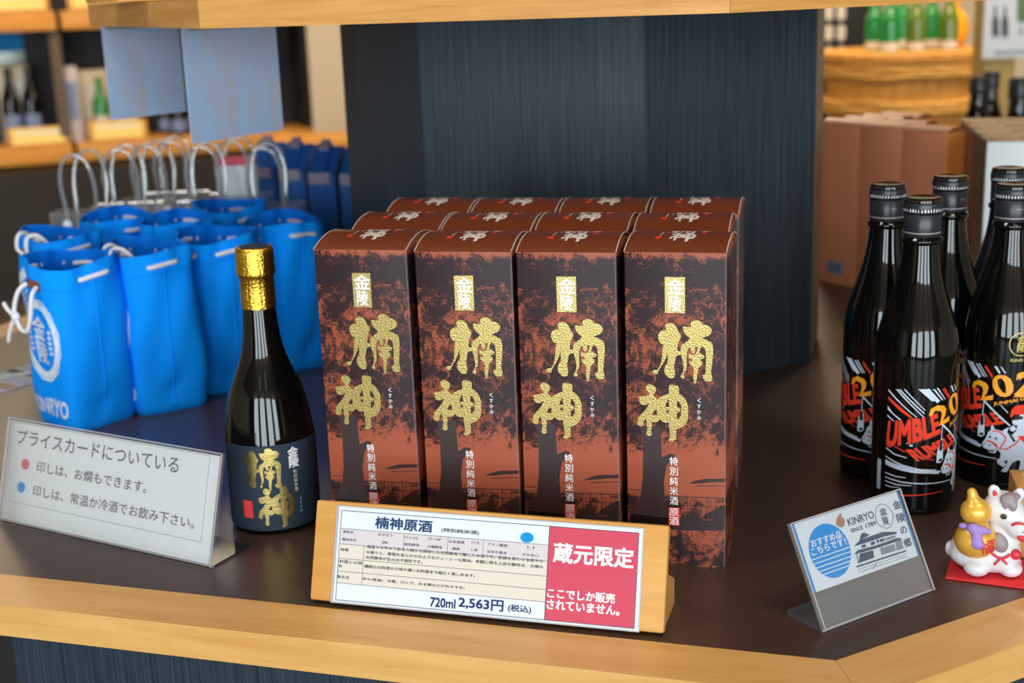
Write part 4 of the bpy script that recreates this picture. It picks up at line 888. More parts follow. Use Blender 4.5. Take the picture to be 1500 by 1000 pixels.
for i, (x, y, rz, lab) in enumerate(vpos):
    o = vb if i == 0 else copy_tree(vb); o.location = (x, y, CT); o.rotation_euler = (0, 0, R(rz))
    tag(o, 'clear vinyl carrier bag with tube handles, ' + lab, 'vinyl bag', 'clear vinyl carrier bags')
# what the vinyl bags hold
def jar():
    root = empty('cup_jar', (0, 0, 0))
    b = MB(); b.lathe([(0, 0.001), (0.026, 0), (0.029, 0.003), (0.029, 0.10), (0.025, 0.115), (0.020, 0.13), (0.014, 0.146)], 'green_glass', 32); b.build('glass', root)
    b = MB(); b.lathe([(0.0155, 0.144), (0.016, 0.146), (0.016, 0.166), (0.014, 0.169), (0, 0.1695)], 'silver', 32); b.build('lid', root)
    return root
jr = jar()
for i, (x, y, _, lab) in enumerate((vpos[0], vpos[1], vpos[2], vpos[4], vpos[6])):
    o = jr if i == 0 else copy_tree(jr); o.location = (x + 0.004, y, CT + 0.0015); o.scale = (0.62, 0.62, 1.0); tag(o, 'small green bottle with silver cap inside the clear vinyl bag ' + ['leftmost of all', 'second from left', 'third from left', 'fifth from left', 'beside the navy folded bags'][i], 'bottle', 'small bottles inside vinyl bags')
pk = tag(empty('gift_packet', (-0.440, 2.205, CT + 0.0015), R(-2)), 'white packet with pale red top standing inside one of the clear vinyl bags', 'packet')
b = MB(); b.box((0, 0, 0.118), (0.066, 0.02, 0.236), 'paper', bevel=0.002); b.build('packet_body', pk)
b = MB(); b.box((0, 0, 0.243), (0.066, 0.018, 0.014), 'rose', bevel=0.002); b.build('red_top', pk)

# ------------------------------------------------------------------ folded navy blue bags in a row beside the column
def folded_bag():
    root = empty('folded_bag', (0, 0, 0)); w, d, h = 0.046, 0.10, 0.210
    b = MB(); T = Matrix(((0, 0, 1, 0), (1, 0, 0, 0), (0, 1, 0, 0), (0, 0, 0, 1)))
    b.prism([(0, 0), (d, 0), (d, h + 0.03), (d * 0.55, h + 0.042), (0, h)], -w / 2, w / 2, 'navy_cloth', T=T); b.build('bag_body', root)
    b = MB(); b.prism([(-0.0025, h - 0.012), (-0.0008, h - 0.012), (-0.0002, h + 0.0005), (d * 0.55, h + 0.044), (d * 0.55 - 0.003, h + 0.047), (-0.0035, h + 0.003)], -w / 2 + 0.004, w / 2 - 0.016, 'navy_cloth', T=T)
    ff = b.build('fold_flap', root)
    b = MB(); b.prism([(-0.006, h - 0.014), (-0.0026, h - 0.014), (-0.0026, h + 0.004), (-0.006, h + 0.004)], -w / 2 + 0.002, w / 2 - 0.006, 'grey_tape', T=T)
    tag(b.build('binding_tape', ff), 'grey binding tape')
    b = MB(); b.prism([(d * 0.55 - 0.016, h + 0.035), (d * 0.55 + 0.004, h + 0.0475), (d * 0.55 + 0.002, h + 0.054), (d * 0.55 - 0.018, h + 0.041)], -w / 2 + 0.010, w / 2 - 0.020, 'grey_tape', T=T)
    tag(b.build('tape_tab', ff), 'grey tape tab')
    return root
fb = folded_bag()
for i, (x, y, lab) in enumerate([(-0.252, 2.215, 'first from the dark column'), (-0.308, 2.245, 'second from the dark column'), (-0.366, 2.30, 'third from the dark column'), (-0.425, 2.35, 'last of its row, beside the vinyl bags')]):
    o = fb if i == 0 else copy_tree(fb); o.location = (x, y, CT); o.rotation_euler = (0, 0, R(-10))
    tag(o, 'folded navy blue cloth bag with grey tape, ' + lab, 'bag', 'folded navy blue bags')

# ------------------------------------------------------------------ leaflet on the counter, sheets under the shelf, tray on the shelf
lf = tag(empty('leaflet', (-0.690, 1.800, CT), R(-33)), 'printed photo leaflet lying on the counter left of the blue bags', 'leaflet')
b = MB(); b.box((0, 0, 0.0012), (0.085, 0.105, 0.0012), 'paper'); t = plane(0.002, 'xy')
strip(b, -0.041, -0.046, 0.041, -0.024, 'kraft', t); strip(b, -0.041, -0.02, 0.041, 0.008, 'grey_blue', t); strip(b, -0.041, 0.012, 0.041, 0.03, 'ink_slate', t); strip(b, -0.041, 0.034, 0.041, 0.05, 'grey_blue', t)
b.flat([[(-0.041, -0.02), (-0.02, -0.02), (0.01, 0.03), (-0.012, 0.03)]], 'paper', plane(0.0022, 'xy'))
b.build('printed_sheet', lf, smooth=0)

def hanging(px0, py0, y0, px1, py1, y1, label):
    a, c = pt(px0, py0, y0), pt(px1, py1, y1); top = SHZ
    m = Vector(((a.x + c.x) / 2, (a.y + c.y) / 2, 0)); th = math.atan2(c.y - a.y, c.x - a.x); L = math.hypot(c.x - a.x, c.y - a.y)
    root = tag(empty('hanging_card', (m.x, m.y, CT + top), th), label, 'hanging card')
    b = MB(); q = [(-L / 2, a.z - top), (L / 2, c.z - top), (L / 2, 0), (-L / 2, 0)]
    b.add([(x, -0.0006, z) for x, z in q] + [(x, 0.0006, z) for x, z in q], [(0, 1, 2, 3), (7, 6, 5, 4), (0, 4, 5, 1), (1, 5, 6, 2), (2, 6, 7, 3), (3, 7, 4, 0)], 'sheet_blue')
    b.build('card_sheet', root, smooth=0)
    b = MB(); b.box((0, 0, -0.003), (L * 0.9, 0.004, 0.006), 'steel'); b.build('clip_rail', root, smooth=0)
hanging(163, 176, 1.84, 273, 163, 1.93, 'pale blue card hanging under the shelf, the shorter one at the left')
hanging(281, 211, 1.56, 415, 190, 1.69, 'pale blue card hanging under the shelf, the longer one at the right')
p = pt(205, 4, 1.62)
tr = tag(empty('display_tray', (p.x, p.y + 0.02, CT + SHZ + 0.0285), R(-60)), 'grey tray with pale slips lying on the upper shelf at its left end', 'tray')
b = MB(); b.box((0, 0, 0.004), (0.15, 0.10, 0.007), 'shelf_wood', bevel=0.001); b.build('tray_base', tr)
b = MB(); b.box((-0.02, 0, 0.0145), (0.09, 0.09, 0.014), 'steel', bevel=0.002); b.build('grey_block', tr)
b = MB()
for i in range(5): b.box((0.045 + i * 0.007, 0, 0.012), (0.004, 0.08, 0.009), 'paper')
b.build('paper_slips', tr, smooth=0)

# ------------------------------------------------------------------ horse figurine on a red mat, wooden cup
def fused(name, parts, mat, voxel, parent, smooth_iter=6, extra=None):
    """ellipsoids melted into one continuous surface"""
    b = MB()
    for p in parts: b.ball(p[0], p[1], mat, rot=p[2] if len(p) > 2 else None, u=24, w=16)
    o = b.build(name, None, smooth=0)
    m = o.modifiers.new('r', 'REMESH'); m.mode = 'VOXEL'; m.voxel_size = voxel
    s = o.modifiers.new('s', 'SMOOTH'); s.iterations = smooth_iter; s.factor = 0.5
    dg = bpy.context.evaluated_depsgraph_get(); dg.update()
    me = bpy.data.meshes.new_from_object(o.evaluated_get(dg)); me.name = name
    me.polygons.foreach_set('use_smooth', [True] * len(me.polygons))
    if not me.materials: me.materials.append(M[mat])
    old = o.data; o.modifiers.clear(); o.data = me; bpy.data.meshes.remove(old)
    o.parent = parent
    return o
ry = lambda d: Matrix.Rotation(R(d), 4, 'Y')
rx = lambda d: Matrix.Rotation(R(d), 4, 'X')
mat_o = tag(empty('red_mat', (0.4085, 1.0745, CT), R(-24)), 'square red cloth mat under the horse figurine at the right of the counter', 'mat')
b = MB(); b.box((0.012, -0.009, 0.0011), (0.094, 0.058, 0.0016), 'felt', bevel=0.0004, seg=1); b.build('mat_cloth', mat_o, smooth=0)
hf = tag(empty('horse_figurine', (0.3990, 1.0655, CT + 0.0021), R(-20.7)), 'white ceramic horse figurine holding a golden gourd, sitting on the red mat', 'figurine')
S = lambda *a: tuple(v * 0.001 for v in a)
hb = fused('horse_body', [
    (S(-2, 1, 15), S(29, 21, 15.5)), (S(-8, 0, 22), S(21, 18, 14)), (S(9, -1, 19), S(19, 17, 19)), (S(-7, -14, 8), S(11, 10, 8)), (S(20, -7, 7), S(10, 11, 7)), (S(20, 6, 7), S(9, 9, 7)),
    (S(12, 0, 31), S(15, 13, 16)), (S(11, 1, 41), S(14, 12, 14)), (S(-29, 2, 16), S(5, 4.5, 7)),
    (S(11, 0, 57), S(16.5, 15, 16)), (S(17, -3, 54), S(15, 13.5, 13.5), ry(30)), (S(25, -7, 47), S(14, 12, 12), ry(35)), (S(30, -9, 43), S(11, 10, 9.5)),
    (S(4, -1, 71), S(5.5, 4, 8), ry(-14)), (S(23, 3, 70), S(5, 4, 6.5), ry(18)), (S(-14, -2, 29), S(8, 9, 7))], 'ceramic', 0.0011, hf, 9)
gd = fused('gourd', [(S(-9, -15, 33), S(17.5, 15.5, 16)), (S(-9, -14, 46), S(10, 9, 8)), (S(-10, -13, 57.5), S(13, 12, 12)), (S(-13, -12, 70), S(5, 5, 5)), (S(-14, -12, 74), S(4.2, 4.2, 4.2)), (S(-11.5, -12.5, 66), S(7, 7, 5))], 'gold_paint', 0.001, hf, 5)
fused('ribbon', [(S(-11, -25.5, 47), S(5.5, 3.5, 5)), (S(-3, -25, 46), S(6.5, 3, 3.6), ry(8)), (S(-19, -21, 47), S(4.5, 3.5, 2.6)), (S(-8, -28, 39), S(5, 3, 7)), (S(-7, -29, 34.5), S(5.8, 3, 4.5))], 'lilac', 0.0009, gd, 3)
fused('mane', [(S(15, -11.5, 70), S(7, 4.5, 5.5), rx(-35)), (S(19, -13.2, 65.5), S(3.4, 3, 5.0)), (S(13, -13.6, 66.5), S(2.6, 2.4, 4.5)), (S(18, -6, 71.5), S(7, 6, 3))], 'mane', 0.0008, hb, 2)
fused('hoof', [(S(10.5, -15, 32), S(6.5, 6, 8.5), ry(-20))], 'mane', 0.0008, hf, 2)
b = MB(); b.ball(S(4.6, -5.2, 71), S(1.9, 0.8, 4.2), 'red_paint', rot=ry(-14)); tag(b.build('ear_mark', hb), 'red inner ear mark')
b = MB(); b.ball(S(12.2, -16.3, 56.5), S(2.7, 1.2, 2.4), 'eye'); b.ball(S(12.4, -17.1, 56.6), S(1.3, 0.7, 1.2), 'black_ink'); b.build('eye', hb)
b = MB(); b.tube([S(19, -18.4, 50.5), S(23, -20.2, 53.2), S(28, -20.4, 53.0), S(33, -18.6, 50.4)], 0.0011, 'red_paint', sub=5); tag(b.build('noseband', hb), 'red painted noseband')
b = MB(); b.ball(S(29, -18.0, 39.2), S(5.6, 1.9, 3.0), 'red_paint', rot=ry(10)); tag(b.build('mouth', hb), 'red open mouth')
b = MB(); b.ball(S(29, -20.0, 45.5), S(0.9, 0.7, 0.7), 'ink_grey'); b.build('nostril', hb)
b = MB(); b.tube([S(4, -18.6, 24), S(9, -19.6, 21), S(14, -19.6, 20.5), S(20, -17.6, 24)], 0.001, 'red_paint', sub=5)
b.tube([S(12, -19.9, 20.5), S(7, -20.2, 14)], 0.0009, 'red_paint', sub=0); b.tube([S(12, -19.9, 20.5), S(17, -19.2, 15.5)], 0.0009, 'red_paint', sub=0)
tag(b.build('neck_cord', hf), 'red painted cord with bow')
b = MB(); b.ball(S(23, -12, 22), S(5.2, 3.6, 4.6), 'red_paint'); tag(b.build('bell', hf), 'red bell')
b = MB(); b.ball(S(-24, -9, 30), S(3, 3, 4), 'red_paint'); tag(b.build('saddle_edge', hf), 'red saddle edge')
def on_gourd(u, v):
    x, z = u * 0.001, v * 0.001; c = S(-9, -15, 33); r = S(17.9, 15.9, 16.4)
    q = max(0, 1 - ((x - c[0]) / r[0]) ** 2 - ((z - c[2]) / r[2]) ** 2); return (x, c[1] - r[1] * math.sqrt(q) - 0.0002, z)
b = MB(); b.text('福', (-4.5, 26, 6.5, 38.5), 'red_paint', on_gourd, bold=0.01, maxlen=2.5); tag(b.build('painted_character', gd), 'red painted character')

mk = tag(empty('wooden_cup', (0.4800, 1.1200, CT), R(-12)), 'square wooden drinking cup at the right edge behind the horse figurine', 'cup')
s_, h_ = 0.036, 0.056
for k in range(4):
    b = MB(); b.box((0, -s_ + 0.0045, h_ / 2), (2 * s_ - (0.0 if k % 2 else 0.0182), 0.009, h_), 'beech_light', bevel=0.0008, T=Matrix.Rotation(k * math.pi / 2, 4, 'Z')); b.build('cup_wall', mk)
b = MB(); b.box((0, 0, 0.005), (2 * s_ - 0.0184, 2 * s_ - 0.0184, 0.0095), 'beech_light'); b.build('cup_base', mk)

# ------------------------------------------------------------------ cartons at the right back of the counter
cd = Vector((0.55, -0.835)).normalized(); cyaw = math.atan2(cd.y, cd.x); cw = 0.0855
cdp = 0.045
def plain_carton():
    root = empty('carton', (0, 0, 0)); h = 0.266
    b = MB(); b.box((cw / 2, cdp / 2, h / 2), (cw - 0.0008, cdp - 0.0008, h), 'salmon', bevel=0.0012); b.build('carton_body', root)
    b = MB(); b.box((cw - 0.0004, cdp / 2, h / 2), (0.0008, cdp - 0.004, h - 0.003), 'salmon_side'); tag(b.build('side_face', root, smooth=0), 'orange side face')
    b = MB(); n = 10; b.grid(lambda u, v: (u * cw, v * cdp, h + 0.0002 + 0.030 * v * (1 - v)), [0.01, 0.99], [i / n for i in range(n + 1)], 'salmon_lid'); b.build('lid', root, 50)
    return root
pc = plain_carton(); k0 = Vector((0.571, 2.175)); nrm = Vector((-cd.y, cd.x))
lab_c = {(0, 0): 'front row, next to the column', (0, 1): 'front row, middle', (0, 2): 'front row, beside the white cartons', (1, 0): 'second row, next to the column', (1, 1): 'second row, middle', (2, 0): 'third row', (3, 0): 'fourth row, farthest back'}
first = True
for (r, i), lab in lab_c.items():
    p = k0 + cd * (cw * 1.005 * (i - 1)) + nrm * (cdp * 1.02 * r)
    o = pc if first else copy_tree(pc); first = False
    o.location = (p.x, p.y, CT); o.rotation_euler = (0, 0, cyaw)
    tag(o, 'salmon brown carton at the right back of the counter, ' + lab, 'box', 'salmon brown cartons')
p = k0 + cd * (-0.045); bc = tag(empty('barcode_sticker', (p.x, p.y, CT + 0.018), cyaw), 'grey blue barcode sticker at the foot of the salmon carton by the column', 'sticker')
b = MB(); b.box((0, -0.0008, 0.0105), (0.034, 0.0006, 0.021), 'grey_blue')
for i in range(9): strip(b, -0.013 + i * 0.003, 0.003, -0.0118 + i * 0.003, 0.018, 'ink_grey', plane(0.0013))
b.build('label_paper', bc, smooth=0)
def thin_carton():
    root = empty('white_carton', (0, 0, 0)); w, d, h = 0.235, 0.080, 0.268
    b = MB(); b.box((w / 2, d / 2, h / 2), (w, d - 0.001, h), 'white_carton', bevel=0.0015); b.build('carton_body', root)
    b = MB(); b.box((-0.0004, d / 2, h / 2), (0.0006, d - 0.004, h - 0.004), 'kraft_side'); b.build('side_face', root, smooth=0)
    b = MB(); b.box((w / 2, d / 2, h + 0.001), (w + 0.001, d - 0.006, 0.0016), 'kraft')
    rn = random.Random(4); x = 0.05
    while x < 0.125:
        l = rn.uniform(0.004, 0.009); b.tube([(x, d * .42, h + 0.0021), (x + l * .4, d * .42 + rn.uniform(.004, .010), h + 0.0021), (x + l, d * .42 - rn.uniform(-.002, .003), h + 0.0021)], 0.0009, 'leather', seg=5, sub=3); x += l
    b.build('top_face', root, smooth=0)
    b = MB(); b.box((0.004, 0.004, h + 0.0022), (0.010, 0.006, 0.0012), 'ink_dark'); b.build('corner_notch', root, smooth=0)
    return root
tc = thin_carton(); y0 = R(-12)
for i in range(4):
    o = tc if i == 0 else copy_tree(tc)
    q = Vector((0.676, 1.890)) + Vector((0.208, 0.978)) * (0.0815 * i); o.location = (q.x, q.y, CT); o.rotation_euler = (0, 0, y0)
    tag(o, 'white carton with tan lettered top, %s' % ['nearest of its row behind the dark bottles', 'second from the front of its row', 'third from the front of its row', 'farthest back of its row'][i], 'box', 'white cartons with tan tops')

# ------------------------------------------------------------------ wall shelves far behind on the left
A0, B0 = pt(0, 232, 6.4), pt(465, 200, 6.9)
sd = Vector((B0.x - A0.x, B0.y - A0.y)).normalized(); syaw = math.atan2(sd.y, sd.x)
ZL, ZU = CT - 0.145, CT + 0.475                     # upper faces of the two boards
def on_shelf(px, py, depth=0.0):
    """where the line of sight through px meets the shelf front moved back by depth: along, height"""
    d = ray(px, py); n = Vector((-sd.y, sd.x)); P = Vector((A0.x, A0.y)) + n * depth
    t = (P.x * n.x + P.y * n.y) / (d.x * n.x + d.y * n.y)
    return (d.x * t - A0.x) * sd.x + (d.y * t - A0.y) * sd.y, CT + CAM_H + d.z * t
unit = tag(empty('shelving_unit', (A0.x, A0.y, 0), syaw), 'wall shelving with orange wooden boards and black backs far behind on the left', 'shelving')
sR = on_shelf(465, 200)[0]; sD = on_shelf(86, 32)[0]; sL = -0.9
b = MB(); b.box(((sL + sR) / 2, 0.36, 1.2), (sR - sL, 0.02, 2.4), 'black_wall'); b.build('back_panel', unit, smooth=0)
b = MB(); b.box(((sL + sR) / 2, 0.10, (ZL - 0.10) / 2), (sR - sL, 0.5, ZL - 0.10), 'dark_wall'); b.build('lower_cabinet', unit, smooth=0)
sM = on_shelf(112, 232)[0]
for z0, z1, u0, u1 in ((ZL - 0.085, ZL, sL, sM - 0.012), (ZL - 0.085, ZL, sM + 0.012, sR), (ZU - 0.085, ZU, sL, sD - 0.012), (ZU - 0.085, ZU, sD + 0.012, sR)):
    b = MB(); b.box(((u0 + u1) / 2, 0.17, (z0 + z1) / 2), (u1 - u0, 0.34, z1 - z0), 'shelf_wood', bevel=0.003); b.build('shelf_board', unit)
b = MB(); b.box((sM - 0.035, 0.19, (ZL + ZU - .085) / 2), (0.05, 0.30, ZU - ZL - 0.087), 'upright'); b.build('upright', unit, smooth=0)
b = MB(); b.box((sR - 0.03, 0.19, 1.2), (0.03, 0.32, 2.4), 'black_wall'); b.build('end_panel', unit, smooth=0)
def shelf_root(name, s, dpt, z, lab, cat, group=None, rz=0):
    q = Vector((A0.x, A0.y)) + sd * s + Vector((-sd.y, sd.x)) * dpt
    return tag(empty(name, (q.x, q.y, z), syaw + rz), lab, cat, group)
def tall_bottle(mat, cap, lab_mat, lz=(0.03, 0.12)):
    root = empty('bottle', (0, 0, 0))
    b = MB(); b.lathe([(0, 0.001), (0.036, 0), (0.039, 0.004), (0.039, 0.15), (0.034, 0.19), (0.022, 0.225), (0.0165, 0.25), (0.0150, 0.29)], mat, 32, smooth_prof=3); b.build('glass', root, 60)
    b = MB(); b.lathe([(0.0175, 0.268), (0.018, 0.27), (0.018, 0.30), (0.016, 0.303), (0, 0.303)], cap, 32); b.build('cap', root)
    b = MB(); b.grid(cyl(0.0392, 0.0004), [-60 + 8 * i for i in range(16)], list(lz), lab_mat); b.build('label', root, 60)
    return root
db = tall_bottle('glass_dark', 'black_cap', 'grey_blue')
for i, px in enumerate((17, 47)):
    o = db if i == 0 else copy_tree(db); s = on_shelf(px, 160, 0.14)[0]
    q = Vector((A0.x, A0.y)) + sd * s + Vector((-sd.y, sd.x)) * 0.14; o.location = (q.x, q.y, ZL); o.scale = (1.12, 1.12, 1.22); o.rotation_euler = (0, 0, syaw)
    tag(o, ['dark bottle at the left edge of the lower wall shelf', 'dark bottle on the lower wall shelf nearer the grey upright'][i], 'bottle', 'dark bottles on the wall shelf')
for i, px in enumerate((243, 262, 282)):
    o = copy_tree(db); dp = 0.14 if i % 2 else 0.24; s = on_shelf(px, 180, dp)[0]; q = Vector((A0.x, A0.y)) + sd * s + Vector((-sd.y, sd.x)) * dp
    o.location = (q.x, q.y, ZL); o.scale = (1, 1, 0.62); tag(o, 'short dark bottle with pale label on the lower wall shelf, %s of three' % ['first', 'middle', 'last'][i], 'bottle', 'short dark bottles on the wall shelf')
gb0 = tall_bottle('green_glass', 'green_glass', 'cream_ink')
s = on_shelf(148, 160, 0.13)[0]; q = Vector((A0.x, A0.y)) + sd * s + Vector((-sd.y, sd.x)) * 0.13
gb0.location = (q.x, q.y, ZL); gb0.rotation_euler = (0, 0, syaw); tag(gb0, 'green bottle with pale label on the lower wall shelf before a beige box', 'bottle')
def shelf_block(name, px0, px1, pytop, dpt, th, z, mat, mat2, lab, cat, split=None):
    s0, zt = on_shelf(px0, pytop, dpt); s1 = on_shelf(px1, pytop, dpt)[0]
    root = shelf_root(name, (s0 + s1) / 2, dpt, z, lab, cat); w = s1 - s0; h = zt - z
    b = MB(); b.box((0, th / 2, h / 2), (w, th, h), mat, bevel=0.002); b.build('box_body', root)
    b = MB(); b.box((0, -0.002, h * 0.55), (w * 0.7, 0.002, h * 0.5), mat2); b.build('front_label', root, smooth=0)
shelf_block('carton', -8, 39, 97, 0.22, 0.10, ZL, 'paper_beige', 'paper', 'white carton behind the dark bottles on the lower wall shelf', 'box')
shelf_block('booklet', 91, 111, 98, 0.10, 0.03, ZL, 'paper_lilac', 'grey_blue', 'slim lilac boxed booklet leaning by the grey upright of the wall shelf', 'booklet')
shelf_block('carton', 108, 156, 104, 0.20, 0.12, ZL, 'beige_wall', 'paper_beige', 'tall beige carton behind the green bottle on the wall shelf', 'box')
shelf_block('carton', 163, 196, 118, 0.20, 0.12, ZL, 'beige_wall', 'paper_beige', 'beige carton partly hidden behind the hanging blue cards', 'box')
s0, z1 = on_shelf(-12, 42, 0.3); s1, z0 = on_shelf(38, 97, 0.3)
po = shelf_root('poster', (s0 + s1) / 2, 0.349, (z0 + z1) / 2, 'blue and yellow picture poster on the black back of the wall shelf', 'poster')
b = MB(); b.box((0, 0, 0), (s1 - s0, 0.002, z1 - z0), 'cyan'); strip(b, -(s1 - s0) * .5, -(z1 - z0) * .5, (s1 - s0) * .5, -(z1 - z0) * .12, 'olive_glass', plane(0.0013)); b.build('poster_sheet', po, smooth=0)
def price_holder(px0, px1, pytop, z, lab, mirror=False):
    s0, zt = on_shelf(px0, pytop, 0.05); s1 = on_shelf(px1, pytop, 0.05)[0]; w = s1 - s0; h = (zt - z) * 1.05
    root = shelf_root('price_holder', (s0 + s1) / 2, 0.03, z, lab, 'price holder', 'wooden price holders on the wall shelves')
    b = MB(); X = Matrix.Rotation(R(-18), 4, 'X'); b.box((0, 0.006, h / 2 + 0.004), (w, 0.012, h), 'beech_light', bevel=0.004, T=X); b.box((0, 0.028, 0.012), (w * .96, 0.035, 0.023), 'beech_light'); b.build('wooden_face', root)
    b = MB(); b.box((0, -0.001, h / 2 + 0.004), (w * 0.84, 0.002, h * 0.84), 'yellow_card', T=X); b.box((0, -0.0022, h * .72), (w * 0.7, 0.001, h * 0.14), 'paper', T=X); b.build('price_paper', root, smooth=0)
price_holder(9, 100, 190, ZL, 'wooden price holder with yellow card on the lower wall shelf left of the upright')
price_holder(129, 215, 180, ZL, 'wooden price holder with yellow card on the lower wall shelf right of the upright')
price_holder(-20, 70, -12, ZU, 'wooden price holder on the upper wall shelf at the left edge')
price_holder(96, 185, -14, ZU, 'wooden price holder on the upper wall shelf behind the tray')
# pale pillar right of the wall shelves
a = pt(456, 120, 6.75); c = pt(500, 120, 6.75)
b = MB(); b.box(((a.x + c.x) / 2 + 0.07, 6.95, 1.35), (c.x - a.x + 0.15, 0.4, 2.7), 'beige_wall'); tag(b.build('wall_pillar', smooth=0), kind='structure')
a = pt(445, 207, 5.6)
lowt = tag(empty('side_cabinet', (a.x + 0.1, 5.75, 0)), 'low brown cabinet at the foot of the pale pillar behind the navy bags', 'cabinet')
b = MB(); b.box((0, 0, (a.z + CT - 0.03) / 2), (0.5, 0.4, a.z + CT - 0.03), 'dark_wall'); b.build('cabinet_body', lowt, smooth=0)
b = MB(); b.box((0, 0, a.z + CT - 0.015), (0.52, 0.42, 0.03), 'barrel'); b.build('cabinet_top', lowt, smooth=0)

# ------------------------------------------------------------------ right background: barrel, green bottles, lattice, poster
BY = 5.0; c = pt(1330, 78, BY); BR = 0.30; BZ = c.z + CT
plinth = tag(empty('plinth', (c.x, BY, 0)), 'low dark wooden stand under the big sake barrel', 'plinth')
b = MB(); b.box((0, 0, (BZ - 0.52) / 2), (0.8, 0.8, BZ - 0.52), 'dark_wall'); b.build('plinth_body', plinth, smooth=0)
bar = tag(empty('barrel', (c.x, BY, BZ - 0.52)), 'big wooden sake barrel with bamboo hoops behind the salmon cartons', 'barrel')
b = MB(); b.lathe([(0, 0.001), (0.25, 0), (0.262, 0.02), (0.285, 0.3), (0.295, 0.515), (0.285, 0.52), (0.283, 0.50), (0, 0.50)], 'barrel', 64); b.build('staves', bar, 50)
for z, r in ((0.455, 0.294), (0.33, 0.288), (0.16, 0.277)):
    b = MB()
    for k in range(3): b.tube([((r + 0.008) * math.sin(a * math.pi / 20), -(r + 0.008) * math.cos(a * math.pi / 20), z + k * 0.016 + 0.004 * math.sin(a + k * 2)) for a in range(41)], 0.0095, 'bamboo', seg=8, sub=2)
    b.build('bamboo_hoop', bar, 60)
b = MB(); b.lathe([(0, 0.502), (0.31, 0.502), (0.314, 0.506), (0.314, 0.530), (0.31, 0.534), (0, 0.534)], 'barrel', 64); b.build('lid', bar)
gg = tall_bottle('green_glass', 'green_glass', 'cream_ink', (0.008, 0.05)); go = tall_bottle('olive_glass', 'olive_glass', 'cream_ink', (0.008, 0.05))
gpos = [(1281, 5.0, 0), (1304, 4.86, 0), (1321, 5.08, 0), (1342, 4.84, 1), (1364, 4.99, 0), (1390, 4.86, 1)]
seen = set()
for i, (px, y, k) in enumerate(gpos):
    src = go if k else gg
    o = src if k not in seen else copy_tree(src); seen.add(k)
    p = pt(px, 40, y); o.location = (p.x, y, BZ + 0.0145); o.rotation_euler = (0, 0, -0.3); o.scale = (0.85, 0.85, 0.66)
    tag(o, '%s glass bottle on the barrel lid, %s' % (['green', 'yellow green'][k], ['leftmost of six', 'second from left', 'third from left', 'fourth from left, standing forward', 'fifth from left', 'rightmost of six'][i]), 'bottle', 'green bottles on the barrel')
am = pt(1396, 60, 5.08)
ao = tag(empty('amber_jar', (am.x, 5.08, BZ + 0.0145)), 'round amber yellow jar behind the rightmost green bottle on the barrel', 'jar')
b = MB(); b.lathe([(0, 0.0), (0.03, 0), (0.05, 0.03), (0.055, 0.07), (0.045, 0.11), (0.022, 0.135), (0.018, 0.15)], 'amber', 32, smooth_prof=4); b.build('jar_body', ao, 60)
b = MB(); b.lathe([(0.019, 0.148), (0.021, 0.15), (0.021, 0.165), (0, 0.168)], 'amber', 24); b.build('jar_lid', ao)
# black lattice screen with pale paper openings
LY = 5.9; a = pt(1198, 160, LY); c = pt(1268, 160, LY); zt = 2.3
ls = tag(empty('lattice_screen', ((a.x + c.x) / 2, LY, 0)), 'black wooden screen with rounded pale openings left of the green bottles', 'screen')
w = c.x - a.x + 0.1
b = MB(); b.box((0.0, 0, zt / 2), (w, 0.04, zt), 'black_wall'); b.build('screen_board', ls, smooth=0)
for px in (1214, 1232):
    for py, hh in ((18, 22), (48, 22), (76, 16)):
        p = pt(px, py, LY - 0.021); ww = 12 / FPX * LY; h2 = hh / FPX * LY; r = ww * 0.45
        P = []
        for cx_, cz_, a0 in ((-1, -1, 180), (1, -1, 270), (1, 1, 0), (-1, 1, 90)):
            for k in range(5):
                q = R(a0 + 22.5 * k); P.append((cx_ * (ww / 2 - r) + r * math.cos(q), cz_ * (h2 / 2 - r) + r * math.sin(q)))
        T = Matrix.Translation((p.x - (a.x + c.x) / 2, -0.0225, p.z + CT)) @ Matrix.Rotation(R(90), 4, 'X')
        b = MB(); b.prism(P, -0.002, 0.002, 'paper_beige', T=T); tag(b.build('opening', ls, smooth=0), 'pale paper opening')
# beige partition behind the bottles
a = pt(1262, 40, 6.3)
b = MB(); b.box((a.x + 1.5, 6.5, 1.35), (3.0, 0.15, 2.7), 'beige_wall'); tag(b.build('wall_partition', smooth=0), kind='structure')
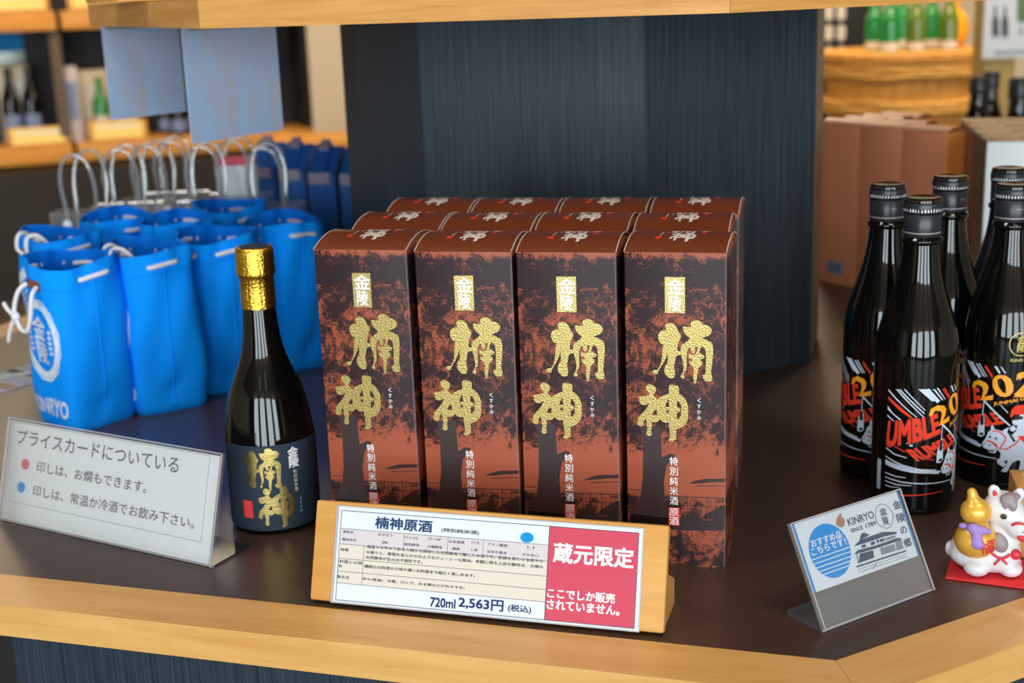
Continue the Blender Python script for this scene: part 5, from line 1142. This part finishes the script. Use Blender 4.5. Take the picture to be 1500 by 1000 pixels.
# post with poster
PY = 3.9; a = pt(1444, 60, PY); c = pt(1492, 60, PY)
b = MB(); b.box(((a.x + c.x) / 2, PY + 0.06, 1.35), (c.x - a.x, 0.1, 2.7), 'olive_post', bevel=0.004); tag(b.build('wall_post', smooth=0), kind='structure')
a = pt(1439, 86, PY); c = pt(1530, -60, PY)
po = tag(empty('poster', ((a.x + c.x) / 2, PY, CT + (a.z + c.z) / 2), 0), 'white poster with two dark bottles and a green square on the right post', 'poster')
w, h = c.x - a.x, c.z - a.z
b = MB(); b.box((0, 0.0045, 0), (w, 0.006, h), 'paper')
px2 = lambda px, py: (pt(px, py, PY).x - (a.x + c.x) / 2, pt(px, py, PY).z - (a.z + c.z) / 2)
for px in (1458, 1472):
    q = [px2(px + dx, py) for dx, py in ((-5, 53), (5, 53), (5, 30), (2, 22), (1.6, 8), (-1.6, 8), (-2, 22), (-5, 30))]; b.flat([q], 'ink_grey', plane(0.001))
q = [px2(1490, 32), px2(1528, 32), px2(1528, -20), px2(1490, -20)]; b.flat([q], 'print_green', plane(0.001))
q = [px2(1456, 78), px2(1520, 76), px2(1520, 73), px2(1456, 75)]; b.flat([q], 'ink_mid', plane(0.001))
b.text('A', (*px2(1491, 50), *px2(1500, 41)), 'ink_grey', plane(0.001))
b.build('poster_sheet', po, smooth=0)
# table with dark bottles behind the cartons at the right
p1 = pt(1432, 150, 3.3); p2 = pt(1450, 150, 3.46); p3 = pt(1492, 150, 2.9)
tb = tag(empty('display_table', ((p1.x + p3.x) / 2 + 0.25, 3.2, 0)), 'dark display table behind the white cartons at the right edge', 'table')
TZ = CT - 0.10
b = MB(); b.box((0, 0, TZ - 0.015), (1.0, 1.0, 0.03), 'dark_wall', bevel=0.003); b.build('table_top', tb)
for sx in (-1, 1):
    for sy in (-1, 1): b = MB(); b.box((sx * 0.45, sy * 0.45, (TZ - 0.03) / 2), (0.05, 0.05, TZ - 0.03), 'dark_wall'); b.build('leg', tb, smooth=0)
for i, (p, k, lab) in enumerate(((p1, 1.17, 'slim dark bottle neck behind the white cartons, left of the pair'), (p2, 1.17, 'slim dark bottle neck behind the white cartons, right of the pair'), (p3, 1.25, 'tall dark bottle at the right edge under the poster'))):
    o = copy_tree(db); o.location = (p.x, p.y, TZ + 0.0005); o.scale = (k, k, k); o.rotation_euler = (0, 0, -0.3); tag(o, lab, 'bottle', 'dark bottles on the display table')
